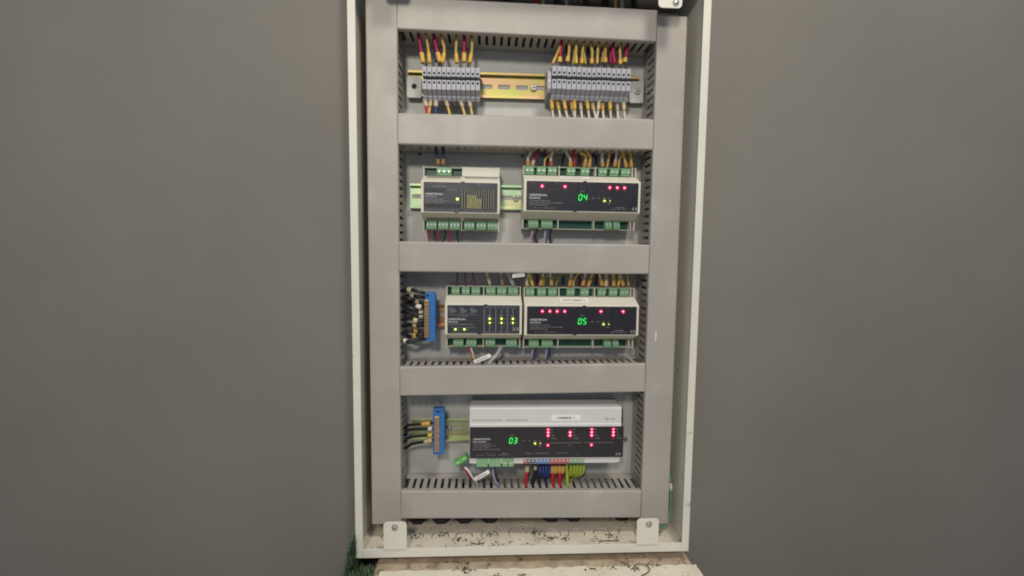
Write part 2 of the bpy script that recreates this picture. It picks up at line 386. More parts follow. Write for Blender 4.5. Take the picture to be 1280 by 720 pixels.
# ------------------------------------------------------------------ DIN rails
def make_rail(x0, x1, z, label, screws=(), first=12.0, m='rail_yellow'):
    d = thing('mounting_rail', (x0+x1)/2, 47, z, label, 'mounting rail', 'zinc mounting rails'); h = (x1-x0)/2
    holes = []; s = -h+first
    while s < h-12: holes.append(slot_loop(s, 0, 18, 6)); s += 25.4
    o = link('rail_web', plate_with_holes([(-h, -15.0), (h, -15.0), (h, 15.0), (-h, 15.0)], holes, 1.0, 'y'), m, d); o.location = (0, 7.4*MM, 0)
    for sg in (1, -1):
        a, b = sorted((sg*14.0, sg*17.5)); c, e = sorted((sg*14.0, sg*15.0))
        MB().box(-h, h, 0, 1, a, b).build('rail_flange', m, d, bevel=.3)
        MB().box(-h, h, 1, 7.3, c, e).build('rail_step', m, d)
    for x in screws:
        q = MB().disc_y(x-(x0+x1)/2, -.6, 3.6, 7.4, 4.7, 4.0, 18).build('screw', 'steel', d, bevel=.4)
        c = x-(x0+x1)/2
        MB().box(c-3, c+3, 3.4, 3.6, -1.1, -.1).box(c-.5, c+.5, 3.38, 3.6, -3.6, 2.4).build('screw_slot', 'slit_black', d)
RZ = (229, 74, -96, -267.5)
make_rail(-113, 214, RZ[0], 'yellow zinc rail behind the grey terminal blocks, widest bare stretch', (63.6,), 7.6)
make_rail(-111, 214, RZ[1], 'zinc rail behind the power supply and the module showing 04', (40,), 11, 'rail_green')
make_rail(-80, 214, RZ[2], 'zinc rail behind the hub and the module showing 05', (), 9, 'rail_copper')
make_rail(-111, 205, RZ[3], 'zinc rail behind the wide dimmer module showing 03', (-56,), 14, 'rail_olive')

# ------------------------------------------------------------------ terminal blocks
TB_PROF = [(10, 18), (10, 6), (25, 5.6), (25, 1.9), (10, 1.5), (10, -11), (19, -16.5), (19, -18), (22, -22), (46, -22), (46, 22), (23, 22), (21, 18.6), (16, 18.4)]
def make_bank(x0, n, pitch, z, rot, side):
    pm = MB().prism_x([(y-10, t) for y, t in TB_PROF], .32, pitch-.32).mesh('housing'); pm.materials.append(MATS['terminal_grey'])
    c = pitch/2
    hm = MB().disc_y(c, 9.8, -.25, .3, 1.65, n=12).disc_y(c, -2.2, -.25, .3, 1.65, n=12).mesh('screw_hole'); hm.materials.append(MATS['slit_black'])
    rm = MB().box(.9, pitch-.9, 9.6, 10.4, -17.6, -15.6).mesh('marker_groove'); rm.materials.append(MATS['terminal_dark'])
    fm = MB().box(1.1, pitch-1.1, 12.6, 13.0, 19.2, 21).mesh('wire_entry'); fm.materials.append(MATS['terminal_dark'])
    cm = MB().box(.1, pitch-.1, 10.5, 14.9, 2.0, 5.5).mesh('centre_channel'); cm.materials.append(MATS['terminal_dark'])
    r = math.radians(rot)
    for i in range(n):
        dx = i*pitch
        t = thing('terminal_block', x0+dx*math.cos(r), 10+random.uniform(-.25, .25), z+dx*math.sin(r)+random.uniform(-.25, .25),
                  'grey screw terminal block, %s from the left in the %s bank' % (ORD[i], side), 'terminal block', side+' bank of grey terminal blocks', rot)
        link('housing', pm, None, t, .25); link('screw_hole', hm, None, t); link('wire_entry', fm, None, t); link('marker_groove', rm, None, t); link('centre_channel', cm, None, t)
make_bank(-87.9, 12, 6.35, 220.2, .2, 'left')
make_bank(83.6, 16, 6.68, 225.6, -.3, 'right')
def end_clamp(x, z, label):
    e = thing('end_clamp', x, 12, z, label, 'end clamp', 'rail end clamps')
    MB().prism_x([(3, 14), (0, 10), (0, -10), (3, -14), (34, -21), (34, 21)], 0, 5).build('body', 'terminal_grey', e, bevel=.4)
    MB().disc_y(2.5, 0, -.6, .2, 1.7, n=12).build('screw', 'steel', e)
end_clamp(78.2, 225, 'grey end clamp left of the sixteen block terminal bank')
def end_stop(x0, x1, z0, z1, label, screw):
    e = thing('end_stop', (x0+x1)/2, 44, (z0+z1)/2, label, 'end stop', 'grey rail end stops'); hw = (x1-x0)/2; hh = (z1-z0)/2
    MB().prism_y(rounded(-hw, hw, -hh, hh, 3), 0, 2.6).build('plate', 'plate_paint', e, bevel=.5)
    if screw:
        o = MB().disc_y(1, 1, -2, 0, 4.6, 4.0, 18).build('screw', 'steel', e, bevel=.3); MB().box(-2.4, 4.4, -2.2, -2, .5, 1.5).build('screw_slot', 'slit_black', o)
    else: MB().disc_y(0, 1, -.2, .2, 3.6, n=18).build('fixing_hole', 'slit_black', e)
end_stop(-113.5, -93, 208, 237, 'grey end stop with black hole left of the left terminal bank', False)
end_stop(199, 219, 209, 239, 'grey end stop with screw right of the right terminal bank', True)

# ------------------------------------------------------------------ rail modules
plug_mesh = {}
def make_plug(parent, u0, u1, v0, v1, top, pins, m='plug_green'):
    w_ = u1-u0
    key = (round(w_, 1), round(v1-v0, 1), top, pins, m)
    if key not in plug_mesh:
        h = v1-v0
        prof = [(21, h), (20, h-1.5), (20, 4.2), (22.4, 3.2), (22.4, 0), (35, 0), (35, h)] if top else [(21, 0), (20, 1.5), (20, h-4.2), (22.4, h-3.2), (22.4, h), (35, h), (35, 0)]
        pm = MB().prism_x(prof, 0, w_).mesh('terminal_plug'); pm.materials.append(MATS[m])
        sm = []
        for k in range(pins):
            q = MB().disc_y(w_*(k+.5)/pins, h*.62 if not top else h*.45, 19.75, 20.2, min(1.7, w_/pins*.32), n=10).mesh('screw'); q.materials.append(MATS['screw_pale']); sm.append(q)
        plug_mesh[key] = (pm, sm)
    pm, sm = plug_mesh[key]
    o = link('terminal_plug', pm, None, parent, .3, (u0, random.uniform(-.3, .3), v0))
    for s in sm: link('screw', s, None, o)
    return o
def led(parent, x, z, m, r=1.25, lens=None, y=-.7):
    if lens: MB().disc_y(x, z, y-.12, y+.3, 3.3, 3.1, 18).build('led_glow', lens, parent)  # added disc whose colour stands for the glow around a lit LED
    MB().dome(x, y-.1, z, r*.9, 1.5).build('led', m, parent, smooth=True)
SEG = {'0': 'abcdef', '3': 'abgcd', '4': 'fgbc', '5': 'afgcd'}
def digits(parent, txt, cx, cz, h, y=-.75):
    MB().box(cx-h*.95, cx+h*.95, y, y+.3, cz-h*.75, cz+h*.75).build('display_window', 'window_green', parent)
    dw = h*.5; sw = h*.13
    for k, ch in enumerate(txt):
        x0 = cx+(k-.5)*h*.86
        m = MB()
        for s in SEG[ch]:
            hz = {'a': h/2, 'g': 0, 'd': -h/2}.get(s)
            if hz is not None: q = [(x0-dw/2+sw*.6, hz-sw/2), (x0+dw/2-sw*.6, hz-sw/2), (x0+dw/2-sw*.6, hz+sw/2), (x0-dw/2+sw*.6, hz+sw/2)]
            else:
                xx = x0+(dw/2 if s in 'bc' else -dw/2); a, b = ((.06*h, h/2-.06*h) if s in 'bf' else (-h/2+.06*h, -.06*h))
                q = [(xx-sw/2, a), (xx+sw/2, a), (xx+sw/2, b), (xx-sw/2, b)]
            q = [(x+z_*.14, cz+z_) for x, z_ in q]
            m.prism_y(q, y-.3, y+.1)
        m.build('digit', 'digit_green', parent)
def module(x, z, Wd, label, cat, group, top_div, bot_div, top_plugs, bot_plugs, name, rot=0.0, case='ivory', panel='panel_black', halfh=43.0, top_pins=2, bot_pins=2, ps=0.0):
    d = thing(name, x, 0, z, label, cat, group, rot)
    H = halfh
    prof = [(.6, 21), (0, 20.4), (0, -20.4), (.6, -21), (22, -30), (24, -30.5), (36, -30.5), (36, -H), (53, -H), (53, H), (36, H), (36, 30.5), (24, 30.5), (22, 30)]
    MB().prism_x(prof, 0, Wd).build('housing', case, d, bevel=.5)
    p = rounded(3.6, Wd-3.2, -19.2, 19.2, 1.0)
    MB().prism_y(p, -.7, .2).build('front_panel', panel, d)
    for c_, v0, v1 in ((Wd*.5, 19.0, 20.6), (Wd*.42, -19.0, -20.4)):
        MB().prism_y([(c_, v0), (c_+6, v0), (c_+5, v1), (c_+1, v1)], -.75, .3).build('pry_notch', 'panel_black', d)
    for sg, divs in ((1, top_div), (-1, bot_div)):
        a, b = sorted((sg*30.6, sg*(H-.9)))
        MB().box(1.2, Wd-1.2, 34.6, 35.9, a, b).build('terminal_bay', 'pcb_green', d)
        e0, e1 = sorted((sg*(H-.9), sg*H))
        MB().box(1.5, Wd-1.5, 27, 35.9, e0+.02, e1-.02).build('bay_ledge', case, d)
        for u in divs:
            MB().box(u-.7, u+.7, 21, 35.9, min(sg*30.6, sg*(H+.4)), max(sg*30.6, sg*(H+.4))).build('bay_divider', case, d, bevel=.2)
    for u0, u1 in top_plugs: make_plug(d, u0, u1, 31.3, H-.6, True, top_pins)
    for it in bot_plugs:
        u0, u1 = it[:2]; make_plug(d, u0, u1, -H+.6, -31.3, False, it[2] if len(it) > 2 else bot_pins)
    return d
def print_part(parent, items, m, name='printed_lettering', y=-.82):
    mb = MB()
    for it in items:
        body, x, z, h = it[:4]; kw = it[4] if len(it) > 4 else {}
        put_text(mb, body, x, z, h, y, **kw)
    return tag(mb.build(name, m, parent), kind='stuff')      # letters too small to pick apart
def lines_part(parent, rects, m, name='printed_line', y=-.80):
    mb = MB()
    for x0, x1, z0, z1 in rects: mb.box(x0, x1, y, y+.15, z0, z1)
    return mb.build(name, m, parent)
# --- switch modules
def switch_module(x, z, on, num, sticker, label, rot, plugs_t):
    k = 158/146.
    d = module(x, z, 158, label, 'switch module', None, [1, 50, 100.5, 152, 157], [1, 50, 100, 152, 157],
               plugs_t, [(8.5, 22.5, 4), (26.5, 42.5, 4), (116, 126, 2), (128, 137, 2)], 'switch_module', rot)
    for i, u in enumerate((24.4, 34.7, 44.7, 55, 105, 115.6, 125.8, 135.7)):
        if i in on: led(d, u, 12.6, 'led_red', 1.35, 'glow_red')
        else: led(d, u, 12.6, 'led_off', 1.0)
    digits(d, num, 79.5, -1.2, 7.6)
    for u, m in ((94, 'led_dark'), (101.5, 'led_dark'), (109, 'led_green'), (116.4, 'led_amber')):
        led(d, u, -5.2, m, 1.05, 'glow_green' if m == 'led_green' else None)
    print_part(d, [('CRESTRON', 7.6, .9, 2.7, dict(width=23, bold=True)), ('DIN-8SW8', 7.6, -3.0, 2.0, dict(width=14.5, bold=True))], 'print_white')
    print_part(d, [('8 CHANNEL HIGH VOLTAGE SWITCH', 7.6, -6.4, 1.3, dict(width=28)), ('CLASS 2 WIRING  100-240V  50/60Hz  16A PER CHANNEL', 7.6, -9.2, 1.3, dict(width=45)), ('MADE FOR INDOOR USE', 7.6, -12, 1.3, dict(width=24)),
                   ('24V   Y   Z   G      O1  O2  O3  O4', 14, -16.2, 1.4, dict(width=29)), ('NET', 28, -14.2, 1.1),
                   ('SETUP', 91.2, -1.6, 1.2), ('OVR', 99.5, -1.6, 1.2), ('PWR', 107, -1.6, 1.2), ('NET', 114.4, -1.6, 1.2), ('RESET', 113.4, -8.8, 1.2), ('NET ID', 76.0, 6.8, 1.3),
                   ('OVERRIDE', 124, -14.0, 1.3, dict(width=13)), ('24V  O1  O2  G', 119, -16.2, 1.2, dict(width=22)),
                   ('1', 24.4, 9.0, 1.3, dict(align='c')), ('2', 34.7, 9.0, 1.3, dict(align='c')), ('3', 44.7, 9.0, 1.3, dict(align='c')), ('4', 55, 9.0, 1.3, dict(align='c')),
                   ('5', 105, 9.0, 1.3, dict(align='c')), ('6', 115.6, 9.0, 1.3, dict(align='c')), ('7', 125.8, 9.0, 1.3, dict(align='c')), ('8', 135.7, 9.0, 1.3, dict(align='c')),
                   ('1 - 1', 9, 17.3, 1.1), ('2 - 2', 28, 17.3, 1.1), ('3 - 3', 43, 17.3, 1.1), ('4 - 4', 66, 17.3, 1.1), ('5 - 5', 86, 17.3, 1.1), ('6 - 6', 114, 17.3, 1.1), ('7 - 7', 131, 17.3, 1.1), ('8 - 8', 146, 17.3, 1.1)], 'print_grey')
    print_part(d, [('C E', 147, -15.2, 3.6, dict(width=6.5))], 'print_white', 'printed_mark')
    # white lettered sticker on the sloping shoulder above the panel
    a = math.atan2(9.0, 21.4)
    s = MB().box(-20, 20, -.35, 0, -3.6, 3.6).build('label_sticker', 'label_white' , d, loc=(70, 11.6, 26.2)); s.rotation_euler = (a-math.pi/2, 0, 0)
    s.scale = (1, 1, 1.9)
    mb = MB(); put_text(mb, sticker, 0, 0, 2.4, -.45, width=31, align='c', bold=True); tag(mb.build('printed_lettering', 'print_tan' if num == '04' else 'print_dark', s), kind='stuff')
    MB().box(66, 70, 33.4, 34.7, -39, -34).build('jack_socket', 'terminal_dark', d)
    return d
SWP = [(2.6, 15), (19, 31.5), (34.3, 46.6), (60.6, 72.2), (80, 92), (104.7, 116.4), (120.8, 133), (136.3, 149.3)]
switch_module(47.4, 72.0, (0, 3, 5, 6, 7), '04', 'SWITCHMENT 1', 'upper ivory switch module, green display reading 04, five red lamps lit', -.25, SWP)
switch_module(50.4, -96.0, (0, 1, 2, 3, 4, 7), '05', 'SWITCHMENT 2', 'lower ivory switch module, green display reading 05, six red lamps lit', 0, [(a+.3, b+.1) for a, b in SWP])
# --- power supply
d = module(-88.6, 68.4, 104.2, 'small ivory power supply with slotted black front and one lit lamp', 'power supply', None, [1, 53.5, 103.2], [1, 52.6, 103.2],
           [(18.5, 38.5)], [(4.3, 18.7), (20.5, 34.7), (36, 50.5), (56, 70.5), (72.5, 86.7), (88, 102)], 'power_supply', -.25, bot_pins=3, top_pins=3, panel='panel_slate')
MB().box(53.6, 103.4, 22, 35.8, 30.6, 43.2).build('blank_cover', 'ivory', d, bevel=.5)
m = MB()
for v in (1, -1):
    for u0, n in ((6, 16), (57, 16)):
        for k in range(n):
            u = u0+k*2.85
            q = [(14.0, v*26.65), (14.0-.3, v*26.3-.0), (20.5, v*29.4), (20.8, v*29.7)]
            m.prism_x([(13.5, v*26.3), (20.6, v*29.25), (20.3, v*29.6), (13.2, v*26.65)], u, u+1.5)
tag(m.build('vent_slots', 'slit_black', d), kind='stuff')
led(d, 48, -2.6, 'led_green', 1.7, 'glow_green')
for i in range(13):
    u = 55.5+i*3.15
    o = MB().box(u, u+1.35, -.78, -.5, -15, 10.5).build('vent_slit', 'slit_black', d)
    if 2 <= i <= 7: MB().box(u+.1, u+1.25, -.82, -.7, -14.5, 3 if i < 6 else -2).build('circuit_glimpse', 'slit_pcb', d)
for v in (8.5, -11.5):
    for i in range(9 if v > 0 else 16):
        MB().box(6+i*3.0, 7.3+i*3.0, -.78, -.5, v-2.4, v+2.0).build('vent_slit', 'slit_black', d)
for i in range(14): lines_part(d, [(54.1+i*3.15, 54.95+i*3.15, -15, 10.5)], 'grille_bar', 'grille_bar')
print_part(d, [('CRESTRON', 5.6, 3.6, 2.5, dict(width=23, bold=True))], 'print_white')
print_part(d, [('DIN-PWS50', 5.6, .2, 1.9, dict(width=14.5, bold=True)), ('CRESNET POWER SUPPLY', 5.6, -3.0, 1.3, dict(width=25)), ('INPUT 100-240V 1.8A 50/60Hz', 5.6, -5.4, 1.3, dict(width=31)), ('OUTPUT 24V 2.1A', 5.6, -7.6, 1.3, dict(width=24)),
               ('L    N    G', 20, 17.2, 1.2, dict(width=12)), ('100-240V 50/60Hz', 16, 13.8, 1.4, dict(width=18)), ('24V Y Z G', 36, 9.4, 1.5, dict(width=11)), ('LISTED', 74, 16.8, 1.2), ('24 Y Z G   24 Y Z G   24 Y Z G', 6, -17, 1.2, dict(width=42)), ('24 Y Z G   24 Y Z G   24 Y Z G', 57, -17, 1.2, dict(width=42)), ('PWR', 46, -7.2, 1.1)], 'print_grey')
# --- hub
d = module(-57.3, -95.0, 104.4, 'small ivory hub module with green lamps, left of the 05 module', 'hub module', None, [1, 52, 103.2], [1, 52, 103.2],
           [(7.6, 18.7), (21.5, 32.5), (35, 47), (55.2, 68.5), (70.6, 84), (86, 100.3)], [(9.8, 24), (28, 42.4), (54.5, 68.5), (84, 99.3)], 'hub_module', 0, bot_pins=3, top_pins=2, panel='panel_slate')
for u in (52.7, 68.6, 84.4): lines_part(d, [(u, u+.5, -17.5, 15.5)], 'print_grey')
for u in (60.6, 76.6, 92):
    lines_part(d, [(u-.2, u+.2, 4, 15.5), (u-.2, u+.2, -17.5, -7)], 'print_grey')
    led(d, u, 1.0, 'led_green', 1.35, 'glow_green'); led(d, u, -4.5, 'led_green', 1.1, 'glow_green')
for u in (14.3, 26.4): led(d, u, -13.6, 'led_green', 1.35, 'glow_green')
mb = MB()
for u in (6.5, 21, 34.5):
    for k in range(6):
        h0 = 16.5-(k % 2)*1.8-(2 if k > 2 else 0); mb.box(u+k*1.6, u+k*1.6+.45, -.8, -.65, 9.2+abs(k-2.5)*.9, h0)
    for k in range(4): mb.box(u+k*2.2, u+k*2.2+2, -.8, -.65, 8.8+k*.5, 9.2+k*.5)
mb.build('printed_diagram', 'print_grey', d)
lines_part(d, [(5.5, 43, 6.3, 6.6), (8, 41, -11.1, -10.8)], 'print_grey')
print_part(d, [('CRESTRON', 4.6, .2, 2.6, dict(width=23, bold=True)), ('DIN-HUB', 4.6, -3.5, 2.0, dict(width=12.5, bold=True))], 'print_white')
print_part(d, [('CRESNET DISTRIBUTION HUB', 4.6, -6.8, 1.5, dict(width=33)), ('HUB A  HUB B  HUB C', 18, 4.4, 1.2, dict(width=14)), ('NET', 17, -13.6, 1.4), ('PWR', 29, -13.6, 1.4), ('24 Y Z G   24 Y Z G', 8, -17.4, 1.2, dict(width=32)),
               ('NET A', 57, 5.0, 1.3), ('NET B', 73, 5.0, 1.3), ('NET C', 88, 5.0, 1.3), ('NET', 63, 1, 1.3), ('PWR', 63, -4.5, 1.3), ('NET', 79, 1, 1.3), ('PWR', 79, -4.5, 1.3), ('NET', 94.3, 1, 1.3), ('PWR', 94.3, -4.5, 1.3),
               ('24 Y Z G  24 Y Z G', 53.5, -17.2, 1.2, dict(width=34)), ('24 Y Z G  24 Y Z G', 54.5, 16.6, 1.2, dict(width=42))], 'print_grey')
print_part(d, [('C E', 93, -13, 4.2, dict(width=7))], 'print_white', 'printed_mark')
# --- dimmer
d = thing('dimmer_module', -23.5, 0, -266.8, 'wide white dimmer module with green display reading 03', 'dimmer module', None, -.15)
Wd = 214.0
bmx = MB()
A = [(0, 0, 50), (Wd-3, 0, 50), (Wd-13, 34, 62), (3, 34, 62)]
prof = [(0, 21.6), (0, -22), (2, -24), (2, -31), (53, -31), (53, 44), (36, 48.6), (1.2, 49), (0, 47.6), (0, 26.5), (-1.6, 25.6), (-1.6, 22.4)]
o = MB().prism_x(prof, 0, Wd-2).build('housing', 'white_case', d, bevel=.5)
MB().prism_y(rounded(.6, Wd+1.4, -22.2, 21.8, .8), -.9, -.05).build('front_panel', 'panel_black', d)
MB().box(6, Wd-8, 2.2, 30, -31.6, -31).build('bottom_strip', 'white_case', d)
MB().box(Wd-2, Wd+.8, 3, 52, -21, 46).build('end_cheek', 'panel_black', d, bevel=.4)
digits(d, '03', 60.5, 2.6, 7.4, -.95)
for u, m in ((75.6, 'led_dark'), (83.3, 'led_dark'), (91, 'led_green'), (98.4, 'led_amber')): led(d, u, -1.6, m, 1.05, 'glow_green' if m == 'led_green' else None, y=-.9)
for ci, u in enumerate((109, 139.8, 170.2, 200.8)):
    for ri, v in enumerate((18.2, 14.0, 9.6, 5.4, -4.2)):
        lit = {0: (1, 1, 1, 2, 1), 1: (2, 1, 1, 2, 2), 2: (1, 1, 1, 2, 1), 3: (1, 1, 1, 2, 0)}[ci][ri]
        r = (1.1, 1.45, 1.4, 1.0, 1.15)[ri]
        led(d, u, v, ('led_off', 'led_red', 'led_red_dim')[lit], r, 'glow_red' if lit == 1 else None, y=-.9)
    print_part(d, [('RED', u+4, 18.2, 1.3), ('LVL', u+4, 14.0, 1.3), ('LOAD', u+4, 9.6, 1.4), ('OVERRIDE', u+4, 5.4, 1.3, dict(width=8))], 'print_grey', y=-1.02)
lines_part(d, [(112, 152, -1.2, -.9), (160, 201, -1.2, -.9)], 'print_grey', y=-1.0)
print_part(d, [('CRESTRON', 5, 5.0, 2.5, dict(width=23.5, bold=True)), ('DIN-1DIMU4', 5, 1.2, 1.9, dict(width=18, bold=True))], 'print_white', y=-1.02)
print_part(d, [('UNIVERSAL DIMMER', 5, -2.0, 1.4, dict(width=24)), ('1 FEED 4 CHANNELS 100-240V', 5, -4.6, 1.4, dict(width=31)), ('10A TOTAL LOAD', 5, -7.2, 1.4, dict(width=22)), ('SEE MANUAL FOR LOAD RATINGS', 5, -9.8, 1.4, dict(width=38)),
               ('24 Y Z G     24 Y Z G     O1 O2 O3 G', 10, -17.6, 1.4, dict(width=46)), ('NET', 24, -15.2, 1.1), ('OVERRIDE', 44, -15.6, 1.2), ('NET ID', 57, 10.4, 1.3), ('SETUP', 72.6, 2.4, 1.2), ('OVR', 81.2, 2.4, 1.2), ('PWR', 89, 2.4, 1.2), ('NET', 96.4, 2.4, 1.2), ('RESET', 95.6, -5.4, 1.2),
               ('TEST', 152.6, -1.1, 1.3), ('FEED  L   N', 78, -15.8, 1.4, dict(width=16)), ('DIMMED LOADS', 96, -15.8, 1.4, dict(width=14)), ('OUTPUT 1 2 3 4', 122, -15.8, 1.4, dict(width=16)), ('G', 151, -17, 1.6)], 'print_grey', y=-1.02)
print_part(d, [('C E', 205, -17.5, 3.4, dict(width=7))], 'print_white', 'printed_mark', y=-1.02)
# raised grey lettering row and vents low on the white upper half
for u0, n in ((12, 15), (50, 14), (4, 3)):
    m = MB()
    for k in range(n): m.box(u0+k*2.2, u0+k*2.2+1.3, -.12, .3, 30.2, 32.6)
    tag(m.build('vent_slots', 'print_grey', d), kind='stuff')
st = MB().box(113, 154, -.3, .2, 30.5, 38.5).build('label_sticker', 'label_white', d)
mb = MB(); put_text(mb, 'DIMMER 1', 133.5, 34.5, 2.8, -.42, width=24, align='c', bold=True); mb.build('printed_lettering', 'print_dark', st)
print_part(d, [('UL  c  us', 189, 33, 3.0, dict(width=13, bold=True))], 'print_dark', 'printed_mark', y=-.12)
for u0, u1, p in ((10, 25.5, 0), (27.5, 43.5, 0), (46, 53, 1), (54, 61.5, 1)):
    o = MB().box(u0, u1, -.5, 16, -35.0, -24.4).build('terminal_plug', 'plug_green', d, bevel=.4)
    if p:
        for q in (.3, .7): MB().disc_y(u0+(u1-u0)*q, -30, -.8, -.4, 1.2, n=10).build('screw', 'screw_pale', o)
MB().box(75, 163, 3, 20, -33.5, -25).build('terminal_strip', 'terminal_dark', d)
for k in range(16):
    u = 78+k*5.4; m = 'plug_green' if k > 11 else ('bus_blue' if 3 <= k < 7 else ('wire_red' if k > 6 or k == 0 else 'terminal_dark'))
    o = MB().box(u-2.5, u+2.5, 1.8, 3, -31, -25.4).build('terminal', m, d); MB().disc_y(u, -27.6, 1.4, 1.9, 1.5, n=10).build('screw', 'screw_pale', o)
# --- neutral bars
def busbar(x, z, w_, h, label, brass_u, n, y):
    b = thing('neutral_bar', x, y, z, label, 'neutral bar', 'blue neutral bars')
    MB().prism_x([(0, h/2), (0, -h/2), (10, -h/2), (34, -h/4), (34, h/4), (10, h/2)], -w_/2, w_/2).build('insulator', 'bus_blue', b, bevel=.6)
    o = MB().box(brass_u-3.2, brass_u+3.2, -5, -.1, -h/2+6, h/2-10).build('brass_strip', 'brass', b, bevel=.3)
    for k in range(n):
        zz = -h/2+9+(h-22)*k/(n-1)
        s = MB().disc_y(brass_u, zz, -6.6, -5, 2.1, 1.9, 12).build('clamp_screw', 'brass', o); MB().box(brass_u-1.6, brass_u+1.6, -6.75, -6.6, zz-.3, zz+.3).build('screw_slot', 'slit_black', o)
    MB().disc_y(brass_u+1, h/2-4.5, -.15, .3, 1.8, n=12).build('fixing_hole', 'slit_black', b)
    return b
busbar(-78.6, -94, 13.5, 68, 'blue bar crowded with eleven black wires, left of the hub module', -4.2, 11, 14)
busbar(-67.8, -258, 15.6, 67, 'blue bar with four black wires, left of the wide dimmer module', -1.8, 10, 18)

